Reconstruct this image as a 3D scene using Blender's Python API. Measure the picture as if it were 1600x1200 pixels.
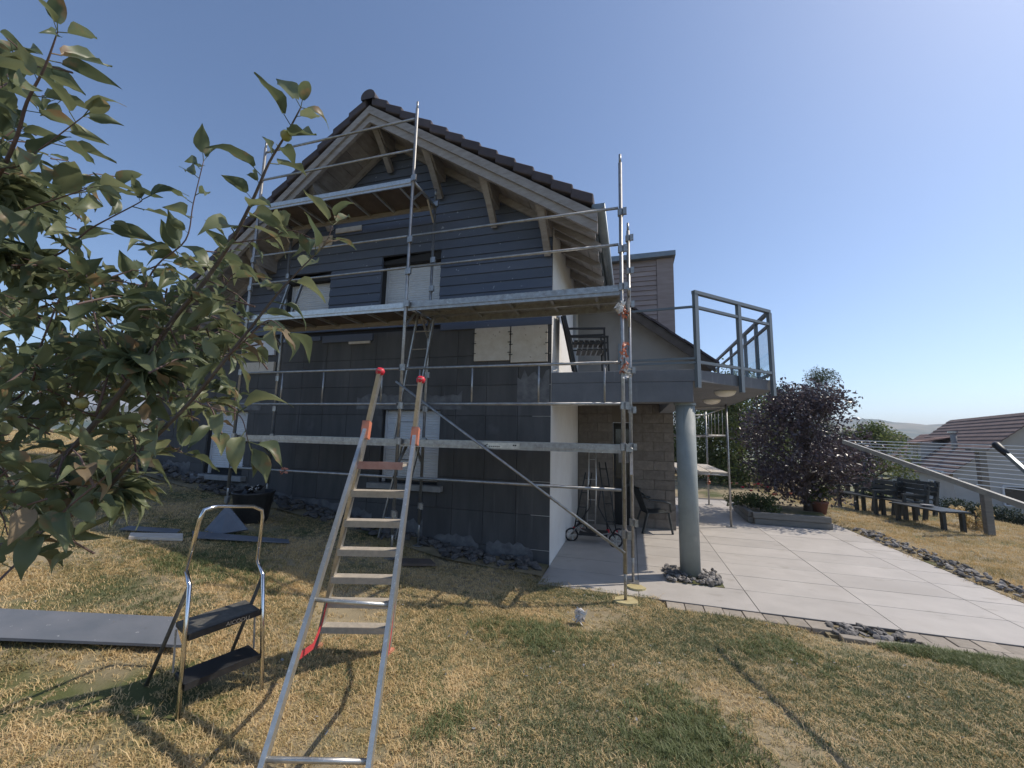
import bpy, math, random
import numpy as np
from mathutils import Vector, Matrix
random.seed(7); rng = np.random.default_rng(7)
R_ = math.radians
S = bpy.context.scene
for o in list(bpy.data.objects): bpy.data.objects.remove(o)

# ------------------------------------------------------------ camera, sky, sun, exposure
FPX = 630.0
EYE = 1.88
ROT = np.array([[.95885, .01485, .28353], [.28353, -.12970, -.95015], [.02266, .99144, -.12857]])
_u, _s, _v = np.linalg.svd(ROT); ROT = _u @ _v
cam = bpy.data.cameras.new('camera'); camo = bpy.data.objects.new('camera', cam)
S.collection.objects.link(camo); S.camera = camo
cam.sensor_width = 36; cam.lens = 36 * FPX / 1600; cam.clip_start = .05; cam.clip_end = 6000
m4 = Matrix.Identity(4)
for i in range(3):
    for j in range(3): m4[i][j] = ROT[i][j]
m4[2][3] = EYE
camo.matrix_world = m4
SUN_AZ, SUN_EL = R_(63), R_(50)          # azimuth from +Y towards +X
w = bpy.data.worlds.new('World'); S.world = w; w.use_nodes = True
nt = w.node_tree; bg = nt.nodes['Background']; sky = nt.nodes.new('ShaderNodeTexSky')
sky.sky_type = 'NISHITA'; sky.sun_disc = False; sky.sun_elevation = SUN_EL; sky.sun_rotation = SUN_AZ
sky.air_density = .85; sky.dust_density = .8; sky.ozone_density = 2.6; sky.altitude = 300
nt.links.new(sky.outputs[0], bg.inputs[0]); bg.inputs[1].default_value = .123
sl = bpy.data.lights.new('sun', 'SUN'); sl.energy = 2.75; sl.angle = R_(.5); sl.color = (1, .91, .79)
so = bpy.data.objects.new('sun', sl); S.collection.objects.link(so)
sd = Vector((math.sin(SUN_AZ) * math.cos(SUN_EL), math.cos(SUN_AZ) * math.cos(SUN_EL), math.sin(SUN_EL)))
so.rotation_euler = sd.to_track_quat('Z', 'Y').to_euler()
S.view_settings.view_transform = 'Standard'; S.view_settings.look = 'None'
S.view_settings.exposure = 0.5; S.view_settings.gamma = 1

# ------------------------------------------------------------ helpers
def ray(px, py): return ROT @ np.array([px - 800., 600. - py, -FPX])
def PY(px, py, y): r = ray(px, py); return Vector(np.array([0, 0, EYE]) + r * (y / r[1]))
def PZ(px, py, z): r = ray(px, py); return Vector(np.array([0, 0, EYE]) + r * ((z - EYE) / r[2]))
def PD(px, py, d): return Vector(np.array([0, 0, EYE]) + ray(px, py) * (d / FPX))

_zx = [-40, -16, -12, -10, -8, -6.2, -4.5, -3.4, -2.6, -1.2, 60]
_zz = [1.8, 1.55, 1.35, 1.1, .8, .62, .38, .2, .07, 0, 0]
def zg(x, y):
    z = float(np.interp(x, _zx, _zz)) + .05 * min(5.3, max(0., 5.25 - y))
    d = (x - 8.5) + .15 * (y - 12)
    if d > 0: z -= 2.6 * (1 - math.exp(-(d / 9) ** 1.5))
    return z
def GP(px, py):
    z = 0.
    for i in range(25): p = PZ(px, py, z); z = .5 * z + .5 * zg(p.x, p.y)
    return PZ(px, py, z)

def link(o): S.collection.objects.link(o); return o
class MB:
    def __init__(s): s.v = []; s.f = []
    def add(s, vs, fs):
        n = len(s.v); s.v += [tuple(v) for v in vs]; s.f += [tuple(i + n for i in f) for f in fs]; return s
    def box(s, x0, x1, y0, y1, z0, z1):
        return s.add([(x0,y0,z0),(x1,y0,z0),(x1,y1,z0),(x0,y1,z0),(x0,y0,z1),(x1,y0,z1),(x1,y1,z1),(x0,y1,z1)],
                     [(0,3,2,1),(4,5,6,7),(0,1,5,4),(1,2,6,5),(2,3,7,6),(3,0,4,7)])
    def beam(s, p, q, w, h, up=(0,0,1)):
        p = Vector(p); q = Vector(q); d = (q - p).normalized(); up = Vector(up)
        sx = d.cross(up)
        if sx.length < 1e-4: sx = d.cross(Vector((0,1,0)))
        sx.normalize(); u = sx.cross(d).normalized(); sx = sx * w / 2; u = u * h / 2
        return s.add([p-sx-u, p+sx-u, p+sx+u, p-sx+u, q-sx-u, q+sx-u, q+sx+u, q-sx+u],
                     [(0,1,2,3),(7,6,5,4),(1,0,4,5),(2,1,5,6),(3,2,6,7),(0,3,7,4)])
    def tube(s, pts, r, n=8, cap=True):
        pts = [Vector(p) for p in pts]; m = len(pts)
        rs = r if isinstance(r, (list, tuple)) else [r] * m
        base = len(s.v); ref = None
        for i, p in enumerate(pts):
            d = (pts[min(i+1, m-1)] - pts[max(i-1, 0)]).normalized()
            if ref is None:
                ref = Vector((0,0,1)) if abs(d.z) < .9 else Vector((1,0,0))
            a = d.cross(ref).normalized(); b = d.cross(a).normalized(); ref = -(d.cross(a)).cross(a).cross(a) if False else ref
            for k in range(n):
                t = 2 * math.pi * k / n
                s.v.append(tuple(p + (a * math.cos(t) + b * math.sin(t)) * rs[i]))
        for i in range(m - 1):
            for k in range(n):
                k2 = (k + 1) % n
                s.f.append((base+i*n+k, base+i*n+k2, base+(i+1)*n+k2, base+(i+1)*n+k))
        if cap:
            s.f.append(tuple(base + k for k in reversed(range(n)))); s.f.append(tuple(base + (m-1)*n + k for k in range(n)))
        return s
    def prism(s, poly, y0, y1):      # polygon in xz, extruded along y
        n = len(poly)
        vs = [(x, y0, z) for x, z in poly] + [(x, y1, z) for x, z in poly]
        fs = [tuple(range(n)), tuple(reversed(range(n, 2*n)))] + [(i, i+n, (i+1)%n+n, (i+1)%n) for i in range(n)]
        return s.add(vs, fs)
    def prismz(s, poly, z0, z1):
        n = len(poly)
        vs = [(x, y, z0) for x, y in poly] + [(x, y, z1) for x, y in poly]
        fs = [tuple(reversed(range(n))), tuple(range(n, 2*n))] + [(i, (i+1)%n, (i+1)%n+n, i+n) for i in range(n)]
        return s.add(vs, fs)
    def lathe(s, c, prof, n=20):
        base = len(s.v)
        for r, z in prof:
            for k in range(n):
                t = 2*math.pi*k/n; s.v.append((c[0]+r*math.cos(t), c[1]+r*math.sin(t), c[2]+z))
        for i in range(len(prof)-1):
            for k in range(n):
                k2 = (k+1) % n; s.f.append((base+i*n+k, base+i*n+k2, base+(i+1)*n+k2, base+(i+1)*n+k))
        s.f.append(tuple(base+k for k in reversed(range(n)))); s.f.append(tuple(base+(len(prof)-1)*n+k for k in range(n)))
        return s
    def mesh(s, name, mat, smooth=False, bevel=0):
        me = bpy.data.meshes.new(name); me.from_pydata(s.v, [], s.f); me.validate()
        import bmesh
        bm = bmesh.new(); bm.from_mesh(me); bmesh.ops.recalc_face_normals(bm, faces=bm.faces)
        if bevel: bmesh.ops.bevel(bm, geom=[e for e in bm.edges], offset=bevel, segments=1, affect='EDGES', clamp_overlap=True)
        bm.to_mesh(me); bm.free()
        if mat: me.materials.append(mat)
        if smooth:
            for p in me.polygons: p.use_smooth = len(p.vertices) <= 4
        return me
    def build(s, name, mat, parent=None, smooth=False, bevel=0, local=False):
        return place(name, s.mesh(name, mat, smooth, bevel), parent, local)
def place(name, me, parent=None, local=False, loc=None, rot=None, scale=None):
    o = link(bpy.data.objects.new(name, me))
    if loc is not None: o.location = loc
    if rot is not None: o.rotation_euler = rot
    if scale is not None: o.scale = scale
    if parent:
        o.parent = parent
        if not local and parent.type == 'EMPTY': o.matrix_parent_inverse = Matrix.Translation(-parent.location)
    return o
def tag(o, label=None, cat=None, group=None, kind=None):
    if label: o['label'] = label
    if cat: o['category'] = cat
    if group: o['group'] = group
    if kind: o['kind'] = kind
    return o
def thing(name, loc, label, cat, group=None, rz=0):
    o = link(bpy.data.objects.new(name, None)); o.location = loc; o.rotation_euler = (0, 0, rz)
    o.empty_display_size = .1
    return tag(o, label, cat, group)
def copy_tree(o, parent=None):
    c = o.copy(); link(c)
    if parent: c.parent = parent
    for ch in o.children: copy_tree(ch, c)
    return c

# ------------------------------------------------------------ materials
def mat(name, col, rough=.7, metal=0., col2=None, scale=6., detail=5., lo=.35, hi=.65, bump=0., bscale=40., spec=.4, stretch=None, rand=0., third=None, streak=None):
    m = bpy.data.materials.new(name); m.use_nodes = True; t = m.node_tree; N = t.nodes; L = t.links
    b = N['Principled BSDF']; b.inputs['Roughness'].default_value = rough; b.inputs['Metallic'].default_value = metal
    b.inputs['Specular IOR Level'].default_value = spec
    b.inputs['Base Color'].default_value = (*col, 1)
    geo = N.new('ShaderNodeNewGeometry'); src = geo.outputs['Position']
    if stretch:
        mp = N.new('ShaderNodeMapping'); mp.inputs['Scale'].default_value = stretch; L.new(src, mp.inputs[0]); src = mp.outputs[0]
    cur = None
    if col2:
        n = N.new('ShaderNodeTexNoise'); n.inputs['Scale'].default_value = scale; n.inputs['Detail'].default_value = detail; n.inputs['Roughness'].default_value = .62
        L.new(src, n.inputs['Vector'])
        r = N.new('ShaderNodeMapRange'); r.inputs[1].default_value = lo; r.inputs[2].default_value = hi; L.new(n.outputs[0], r.inputs[0])
        mx = N.new('ShaderNodeMix'); mx.data_type = 'RGBA'; mx.inputs[6].default_value = (*col, 1); mx.inputs[7].default_value = (*col2, 1)
        L.new(r.outputs[0], mx.inputs[0]); cur = mx.outputs[2]
        rr = N.new('ShaderNodeMapRange'); rr.inputs[3].default_value = max(.05, rough - .1); rr.inputs[4].default_value = min(1, rough + .12)
        L.new(n.outputs[0], rr.inputs[0]); L.new(rr.outputs[0], b.inputs['Roughness'])
    if third:      # (colour, scale, threshold, softness): marks with a shape of their own
        c3, s3, th, sf = third
        n = N.new('ShaderNodeTexNoise'); n.inputs['Scale'].default_value = s3; n.inputs['Detail'].default_value = 6; L.new(geo.outputs['Position'], n.inputs['Vector'])
        r = N.new('ShaderNodeMapRange'); r.inputs[1].default_value = th; r.inputs[2].default_value = th + sf; L.new(n.outputs[0], r.inputs[0])
        mx = N.new('ShaderNodeMix'); mx.data_type = 'RGBA'; mx.inputs[7].default_value = (*c3, 1)
        if cur: L.new(cur, mx.inputs[6])
        else: mx.inputs[6].default_value = (*col, 1)
        L.new(r.outputs[0], mx.inputs[0]); cur = mx.outputs[2]
    if streak:
        c3, st3, th, sf = streak
        mp3 = N.new('ShaderNodeMapping'); mp3.inputs['Scale'].default_value = st3; L.new(geo.outputs['Position'], mp3.inputs[0])
        n = N.new('ShaderNodeTexNoise'); n.inputs['Scale'].default_value = 2.2; n.inputs['Detail'].default_value = 7; L.new(mp3.outputs[0], n.inputs['Vector'])
        r = N.new('ShaderNodeMapRange'); r.inputs[1].default_value = th; r.inputs[2].default_value = th + sf; r.inputs[4].default_value = .7; L.new(n.outputs[0], r.inputs[0])
        mx = N.new('ShaderNodeMix'); mx.data_type = 'RGBA'; mx.inputs[7].default_value = (*c3, 1)
        L.new(cur, mx.inputs[6]); L.new(r.outputs[0], mx.inputs[0]); cur = mx.outputs[2]
    if rand:
        oi = N.new('ShaderNodeObjectInfo'); hs = N.new('ShaderNodeHueSaturation'); r = N.new('ShaderNodeMapRange')
        r.inputs[3].default_value = 1 - rand; r.inputs[4].default_value = 1 + rand; L.new(oi.outputs['Random'], r.inputs[0]); L.new(r.outputs[0], hs.inputs['Value'])
        if cur: L.new(cur, hs.inputs['Color'])
        else: hs.inputs['Color'].default_value = (*col, 1)
        cur = hs.outputs[0]
    if cur: L.new(cur, b.inputs['Base Color'])
    if bump:
        n = N.new('ShaderNodeTexNoise'); n.inputs['Scale'].default_value = bscale; n.inputs['Detail'].default_value = 6; L.new(src, n.inputs['Vector'])
        bp = N.new('ShaderNodeBump'); bp.inputs['Strength'].default_value = bump; bp.inputs['Distance'].default_value = .01
        L.new(n.outputs[0], bp.inputs['Height']); L.new(bp.outputs[0], b.inputs['Normal'])
    return m
def leafmat(name, cols, trans=.4, rough=.5, scale=1.2, tcol=None, spec=.4, brown=None, wn=.5, off=0.):
    m = bpy.data.materials.new(name); m.use_nodes = True; t = m.node_tree; N = t.nodes; L = t.links
    b = N['Principled BSDF']; b.inputs['Roughness'].default_value = rough; b.inputs['Specular IOR Level'].default_value = spec
    geo = N.new('ShaderNodeNewGeometry'); oi = N.new('ShaderNodeObjectInfo')
    n = N.new('ShaderNodeTexNoise'); n.inputs['Scale'].default_value = scale; n.inputs['Detail'].default_value = 4; L.new(geo.outputs['Position'], n.inputs['Vector'])
    a = N.new('ShaderNodeMath'); a.operation = 'MULTIPLY_ADD'; a.inputs[1].default_value = wn
    ri = N.new('ShaderNodeMath'); ri.operation = 'MULTIPLY_ADD'; ri.inputs[1].default_value = .5; ri.inputs[2].default_value = off
    rs = N.new('ShaderNodeMath'); rs.operation = 'FRACT'
    ad = N.new('ShaderNodeMath'); ad.operation = 'ADD'; L.new(geo.outputs['Random Per Island'], ad.inputs[0]); L.new(oi.outputs['Random'], ad.inputs[1]); L.new(ad.outputs[0], rs.inputs[0])
    L.new(rs.outputs[0], ri.inputs[0]); L.new(n.outputs[0], a.inputs[0]); L.new(ri.outputs[0], a.inputs[2])
    cr = N.new('ShaderNodeValToRGB'); el = cr.color_ramp.elements
    for i, c in enumerate(cols):
        pos = .2 + .6 * i / max(1, len(cols) - 1)
        e = el[i] if i < 2 else el.new(pos)
        e.position = pos; e.color = (*c, 1)
    L.new(a.outputs[0], cr.inputs[0]); cur = cr.outputs[0]
    if brown:
        n2 = N.new('ShaderNodeTexNoise'); n2.inputs['Scale'].default_value = 17; n2.inputs['Detail'].default_value = 3; L.new(geo.outputs['Position'], n2.inputs['Vector'])
        r = N.new('ShaderNodeMapRange'); r.inputs[1].default_value = .60; r.inputs[2].default_value = .70; L.new(n2.outputs[0], r.inputs[0])
        mx = N.new('ShaderNodeMix'); mx.data_type = 'RGBA'; mx.inputs[7].default_value = (*brown, 1); L.new(cur, mx.inputs[6]); L.new(r.outputs[0], mx.inputs[0]); cur = mx.outputs[2]
    L.new(cur, b.inputs['Base Color'])
    tr = N.new('ShaderNodeBsdfTranslucent'); L.new(cur, tr.inputs[0])
    ms = N.new('ShaderNodeMixShader'); ms.inputs[0].default_value = trans
    L.new(b.outputs[0], ms.inputs[1]); L.new(tr.outputs[0], ms.inputs[2]); L.new(ms.outputs[0], N['Material Output'].inputs[0])
    return m
M = {}
M['soil'] = mat('soil', (.22,.18,.11), .95, col2=(.34,.275,.17), scale=2.2, bump=.6, bscale=60, third=((.09,.10,.035), .9, .52, .12))
M['farland'] = mat('farland', (.10,.12,.05), .95, col2=(.24,.21,.11), scale=.012, detail=6)
M['hill'] = mat('hill', (.06,.09,.045), .95, col2=(.25,.22,.13), scale=.008, detail=7, lo=.45, hi=.6)
M['tile'] = mat('patio_tile', (.43,.397,.357), .66, col2=(.50,.462,.418), scale=2.2, detail=8, bump=.08, bscale=90, rand=.07, third=((.36,.325,.285), 1.1, .56, .22), streak=((.38,.345,.30), (1.2,2.5,1), .62, .06))
M['joint'] = mat('joint', (.12,.11,.10), .9)
M['paver'] = mat('paver', (.30,.26,.21), .85, col2=(.38,.33,.27), scale=14, bump=.3, rand=.14)
M['stone'] = mat('stone', (.13,.12,.11), .85, col2=(.27,.25,.23), scale=22, bump=.3, rand=.5)
M['darkstone'] = mat('dark_stone', (.075,.07,.068), .85, col2=(.14,.13,.12), scale=20, bump=.3, rand=.35)
M['panel'] = mat('charcoal_panel', (.068,.067,.068), .82, col2=(.10,.098,.097), scale=2.5, bump=.15, bscale=70, stretch=(1.6,1,.35), rand=.09, third=((.14,.14,.145), 1.15, .64, .12), streak=((.13,.13,.13), (5,1,.35), .63, .12))
M['core'] = mat('wall_core', (.035,.034,.035), .9)
M['siding'] = mat('blue_grey_board', (.094,.112,.152), .6, col2=(.118,.136,.178), scale=2, bump=.08, bscale=60, rand=.08, stretch=(.5,1,2), third=((.36,.38,.42), 17, .70, .02))
M['bareboard'] = mat('bare_board', (.52,.46,.38), .75, col2=(.60,.55,.48), scale=8, third=((.25,.2,.15), 20, .68, .05))
M['white'] = mat('white_render', (.80,.78,.73), .85, col2=(.74,.71,.66), scale=2, bump=.15, bscale=120)
M['shutter'] = mat('shutter_white', (.66,.67,.69), .5, col2=(.58,.59,.61), scale=3)
M['sill'] = mat('sill_concrete', (.24,.24,.24), .85, col2=(.31,.31,.31), scale=9, bump=.2)
M['wood'] = mat('weathered_wood', (.26,.235,.22), .75, col2=(.36,.335,.32), scale=5, bump=.2, bscale=30, stretch=(1,1,4), rand=.1)
M['darkwood'] = mat('dark_wood', (.075,.06,.05), .75, col2=(.12,.10,.085), scale=6, rand=.15)
M['rooftile'] = mat('roof_tile', (.062,.052,.058), .75, col2=(.092,.075,.08), scale=5, bump=.3, bscale=50, rand=.18)
M['redtile'] = mat('red_tile', (.17,.095,.075), .8, col2=(.25,.15,.12), scale=1.2, rand=.15)
M['browntile'] = mat('brown_tile', (.12,.08,.07), .8, col2=(.17,.115,.10), scale=1.2, rand=.12)
M['zinc'] = mat('zinc', (.20,.23,.25), .45, metal=.5, col2=(.27,.30,.32), scale=6)
M['galv'] = mat('galvanised', (.42,.42,.41), .42, metal=.75, col2=(.30,.29,.28), scale=14, third=((.60,.58,.54), 45, .66, .03))
M['alu'] = mat('aluminium', (.62,.61,.58), .36, metal=.8, col2=(.50,.49,.46), scale=20, third=((.74,.72,.66), 60, .63, .03))
M['chrome'] = mat('chromed_steel', (.75,.75,.76), .16, metal=1.)
M['plydeck'] = mat('plywood_deck', (.085,.065,.05), .75, col2=(.13,.10,.08), scale=5)
M['beamgrey'] = mat('balcony_grey', (.14,.147,.162), .8, col2=(.18,.186,.20), scale=3, bump=.25, bscale=150, streak=((.24,.245,.25), (4,4,.5), .60, .12))
M['railgrey'] = mat('rail_grey', (.135,.16,.18), .45, metal=.2)
M['column'] = mat('column_green_grey', (.25,.275,.265), .6, col2=(.30,.325,.312), scale=4, bump=.08, bscale=60, third=((.36,.37,.35), 3, .62, .1), streak=((.18,.19,.18), (6,6,.5), .58, .12))
M['block'] = mat('concrete_block', (.165,.148,.128), .92, col2=(.225,.20,.175), scale=10, bump=.4, bscale=90, rand=.14)
M['mortar'] = mat('mortar', (.17,.15,.125), .95)
M['greyrender'] = mat('grey_render', (.30,.285,.265), .9, col2=(.37,.35,.33), scale=1.6, bump=.2, bscale=90)
M['pinkboard'] = mat('reddish_board', (.30,.245,.225), .7, col2=(.38,.315,.29), scale=4, rand=.12, stretch=(.5,1,3))
M['black'] = mat('black_plastic', (.018,.018,.02), .45, col2=(.03,.03,.03), scale=20)
M['darkgreen'] = mat('dark_plastic', (.028,.034,.036), .45, col2=(.045,.05,.05), scale=9)
M['treadgrey'] = mat('tread_rubber', (.07,.068,.06), .8, col2=(.12,.115,.10), scale=30, bump=.3)
M['red'] = mat('red_plastic', (.62,.03,.05), .45)
M['strap'] = mat('red_strap', (.55,.05,.06), .7)
M['orange'] = mat('orange_plastic', (.60,.19,.10), .5, col2=(.50,.22,.15), scale=20)
M['pinkply'] = mat('reddish_ply', (.42,.22,.18), .7, col2=(.5,.3,.25), scale=14)
M['treadwood'] = mat('dusty_tread', (.46,.40,.32), .75, col2=(.36,.32,.26), scale=22, bump=.2)
M['yellow'] = mat('yellow_pad', (.52,.45,.24), .85, col2=(.42,.34,.17), scale=14)
M['greyboard'] = mat('painted_board', (.12,.135,.155), .6, col2=(.16,.17,.19), scale=3, third=((.42,.42,.42), 30, .70, .02))
M['paper'] = mat('crumpled_paper', (.78,.74,.70), .8)
M['film'] = mat('white_film', (.75,.73,.70), .4)
M['timber'] = mat('grey_sleeper', (.17,.165,.15), .9, col2=(.24,.225,.20), scale=6, stretch=(.4,2,3), bump=.4)
M['terracotta'] = mat('terracotta', (.22,.10,.07), .8, col2=(.17,.08,.06), scale=9)
M['bark'] = mat('bark', (.075,.058,.048), .85, col2=(.13,.105,.09), scale=24, bump=.5, bscale=60)
M['twig'] = mat('twig', (.10,.065,.055), .7, col2=(.15,.10,.09), scale=30)
M['lampglass'] = mat('lamp_glass', (.75,.70,.60), .35)
M['nbwall'] = mat('neighbour_render', (.40,.385,.36), .9, col2=(.47,.45,.42), scale=.6)
M['winglass'] = mat('dark_glass', (.03,.035,.04), .12, spec=.6)
M['armgrey'] = mat('dull_aluminium', (.30,.29,.27), .5, metal=.35, col2=(.38,.37,.34), scale=12)
M['line'] = mat('plastic_line', (.85,.85,.85), .4)
M['patch'] = mat('thin_render', (.10,.10,.105), .9, col2=(.19,.19,.19), scale=7, detail=8, bump=.3)
M['fruit'] = mat('green_apple', (.19,.24,.07), .45, col2=(.30,.25,.09), scale=18)
cm = bpy.data.materials.new('tent_fabric'); cm.use_nodes = True; t = cm.node_tree
tl = t.nodes.new('ShaderNodeBsdfTranslucent'); tl.inputs[0].default_value = (.88,.88,.88,1); mx = t.nodes.new('ShaderNodeMixShader'); mx.inputs[0].default_value = .4
t.nodes['Principled BSDF'].inputs['Base Color'].default_value = (.86,.86,.86,1)
t.links.new(t.nodes['Principled BSDF'].outputs[0], mx.inputs[1]); t.links.new(tl.outputs[0], mx.inputs[2]); t.links.new(mx.outputs[0], t.nodes['Material Output'].inputs[0]); M['canopy'] = cm
g = bpy.data.materials.new('clear_glass'); g.use_nodes = True; t = g.node_tree
gb = t.nodes.new('ShaderNodeBsdfGlossy'); gb.inputs['Roughness'].default_value = .03; tb = t.nodes.new('ShaderNodeBsdfTransparent'); tb.inputs[0].default_value = (.80,.84,.86,1)
mx = t.nodes.new('ShaderNodeMixShader'); mx.inputs[0].default_value = .12
t.links.new(tb.outputs[0], mx.inputs[1]); t.links.new(gb.outputs[0], mx.inputs[2]); t.links.new(mx.outputs[0], t.nodes['Material Output'].inputs[0]); M['glass'] = g
M['drygrass'] = leafmat('dry_grass', [(.16,.17,.07), (.38,.31,.14), (.64,.47,.22), (.76,.58,.32)], .28, .7, 1.3, wn=1.5, off=-.34)
M['greengrass'] = leafmat('green_grass', [(.125,.155,.07), (.19,.215,.10), (.33,.32,.18)], .3, .6, 2)
M['lushgrass'] = leafmat('lush_grass', [(.13,.165,.065), (.19,.225,.09), (.30,.31,.15)], .35, .6, 2)
M['appleleaf'] = leafmat('apple_leaf', [(.105,.135,.075), (.155,.185,.095), (.24,.26,.14)], .42, .40, 6, brown=(.27,.18,.095))
M['plum'] = leafmat('plum_leaf', [(.055,.043,.058), (.08,.062,.074), (.13,.108,.11)], .28, .36, 2, spec=.55)
M['green'] = leafmat('shrub_leaf', [(.05,.08,.028), (.085,.12,.04), (.14,.17,.06)], .42, .5, 1.)
M['lightgreen'] = leafmat('light_shrub_leaf', [(.07,.10,.035), (.12,.155,.05), (.19,.215,.08)], .45, .5, 1.)
M['darkgreenleaf'] = leafmat('conifer_leaf', [(.018,.035,.016), (.03,.05,.02), (.05,.07,.03)], .2, .6, .8)
M['palegreen'] = leafmat('wispy_leaf', [(.06,.085,.05), (.10,.125,.07), (.13,.15,.09)], .3, .6, 1)

# ------------------------------------------------------------ ground
PX0, PX1, PY0, PY1 = -1.2, 4.55, 5.38, 15.0
def in_patio(x, y, e=0.): return PX0 - e < x < PX1 + e and PY0 - e < y < PY1 + e
def grid(name, xs, ys, fz, m):
    vs = [(x, y, fz(x, y)) for y in ys for x in xs]; nx = len(xs)
    fs = [(j*nx+i, j*nx+i+1, (j+1)*nx+i+1, (j+1)*nx+i) for j in range(len(ys)-1) for i in range(nx-1)]
    me = bpy.data.meshes.new(name); me.from_pydata(vs, [], fs); me.materials.append(m)
    for p in me.polygons: p.use_smooth = True
    return link(bpy.data.objects.new(name, me))
def lawn_z(x, y):
    z = zg(x, y) + .018 * math.sin(3.1*x + 1.7*y) * math.cos(2.3*y - x)
    if in_patio(x, y, -.13): z = -.08
    elif in_patio(x, y, .14): z = min(z, -.0075)
    if .25 < x < 4.7 and y < 5.45 and y > (5.11 if x < 1.75 else 4.92): z = -.06
    return z
xs = list(np.arange(-30, -12, 1.)) + list(np.arange(-12, 8, .125)) + list(np.arange(8, 40.1, 1.))
ys = list(np.arange(-4, 0, .5)) + list(np.arange(0, 7, .125)) + list(np.arange(7, 42, .5))
lawn = tag(grid('lawn', xs, ys, lawn_z, M['soil']), 'sloping dry lawn around the house', None, None, 'structure')
xf = list(np.concatenate([-np.geomspace(2600, 30, 26), np.linspace(-20, 30, 12), np.geomspace(38, 2600, 26)]))
yf = list(np.concatenate([-np.geomspace(400, 6, 10), np.linspace(0, 36, 10), np.geomspace(44, 2600, 26)]))
def far_z(x, y):
    d = math.hypot(x, y)
    z = (min(zg(x, y), 1.8) - .35) if d < 60 else -3.2
    if d >= 60: z = -3.2 - min(18, (d - 60) * .02)
    return z
tag(grid('countryside', xf, yf, far_z, M['farland']), 'open land falling away beyond the garden', None, None, 'structure')
# hills: a rolling ridge
hv, hf = [], []
for i in range(121):
    a = R_(-70 + 140 * i / 120); dd = 1700
    h = 80 + 16 * math.sin(a * 6 + 1.) + 7 * math.sin(a * 19) + 3 * math.sin(a * 57 + 2) + 1.6 * math.sin(a * 170)
    for k, (r, zz) in enumerate(((dd - 900, -18), (dd - 450, h * .30), (dd - 150, h * .78), (dd, h), (dd + 600, h * .4))):
        hv.append((r * math.sin(a), r * math.cos(a), zz))
for i in range(120):
    for k in range(4): hf.append((i*5+k, (i+1)*5+k, (i+1)*5+k+1, i*5+k+1))
me = bpy.data.meshes.new('hills'); me.from_pydata(hv, [], hf); me.materials.append(M['hill'])
for p in me.polygons: p.use_smooth = True
tag(link(bpy.data.objects.new('hills', me)), 'low wooded hills on the horizon', None, None, 'structure')

# patio
patio = MB().box(PX0, PX1, PY0, PY1, -.12, -.006).build('patio', M['joint'])
tag(patio, 'pale terrace of large slabs', None, None, 'structure')
XL_ = [-1.24, .05, 1.34, 2.63, 3.92, 4.55]; YL_ = [5.38] + [6.07 + .61 * k for k in range(15)]
for i in range(5):
    for j in range(len(YL_) - 1):
        x0, x1, y0, y1 = max(XL_[i], PX0) + .004, XL_[i+1] - .005, YL_[j] + .0045, min(YL_[j+1], PY1) - .0045
        if y1 - y0 < .05: continue
        dz = random.uniform(-.0012, .0012)
        MB().box(x0, x1, y0, y1, -.03, dz).build('tile', M['tile'], patio)
# pavers along the front edge
def paver(x0, x1, y0, y1):
    z = random.uniform(-.012, .0)
    MB().box(x0 + .004, x1 - .004, y0, y1, -.1, z).build('paver', M['paver'], patio, bevel=.004)
x = .35
while x < 4.6:
    if not (1.85 < x < 2.5): paver(x, x + .2, 5.165, 5.37)
    else: paver(x, x + .2, 5.0, 5.09)
    if x > 2.5: paver(x + .1, x + .3, 4.955, 5.16)
    x += .2
# stones
def stone_meshes(m, n=7):
    import bmesh
    out = []
    for k in range(n):
        bm = bmesh.new(); bmesh.ops.create_icosphere(bm, subdivisions=1, radius=1)
        for v in bm.verts: v.co *= random.uniform(.62, 1.2)
        for v in bm.verts: v.co.z *= .62; v.co.x *= 1.25
        me = bpy.data.meshes.new('stone'); bm.to_mesh(me); bm.free(); me.materials.append(m); out.append(me)
    return out
SM, DSM = stone_meshes(M['stone']), stone_meshes(M['darkstone'])
def scatter_stones(par, meshes, n, fpos, smin, smax):
    for i in range(n):
        x, y, z = fpos(); s = random.uniform(smin, smax)
        place('stone', random.choice(meshes), par, loc=(x, y, z + s * .25), rot=(random.uniform(-.5,.5), random.uniform(-.5,.5), random.uniform(0,6.3)), scale=(s, s, s))
gb_ = tag(MB().box(4.56, 4.98, 5.6, 11.2, -.1, .004).build('gravel_strip', M['soil']), 'strip of loose grey stones along the terrace edge', None, None, 'structure')
def f_(): 
    y = 5.6 + 5.4 * random.random() ** 1.0
    return (4.77 + random.uniform(-.19,.19) + .03*math.sin(3*y), y, .012 + random.uniform(0,.03))
scatter_stones(gb_, SM, 300, f_, .02, .052)
gc_ = tag(MB().box(.42, 1.12, 6.06, 6.66, -.02, .006).build('gravel_patch', M['soil']), 'loose stones around the foot of the balcony column', None, None, 'structure')
scatter_stones(gc_, SM, 190, lambda: (.77 + random.uniform(-.36,.36), 6.36 + random.uniform(-.30,.30), .012 + random.uniform(0,.03)), .02, .05)
gp_ = tag(MB().box(1.86, 2.62, 5.1, 5.37, -.1, -.03).build('gravel_pocket', M['soil']), 'pocket of dark stones in the paver edge', None, None, 'structure')
scatter_stones(gp_, SM, 60, lambda: (random.uniform(1.9,2.6), random.uniform(5.12,5.35), -.03 + random.uniform(0,.03)), .02, .048)

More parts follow.
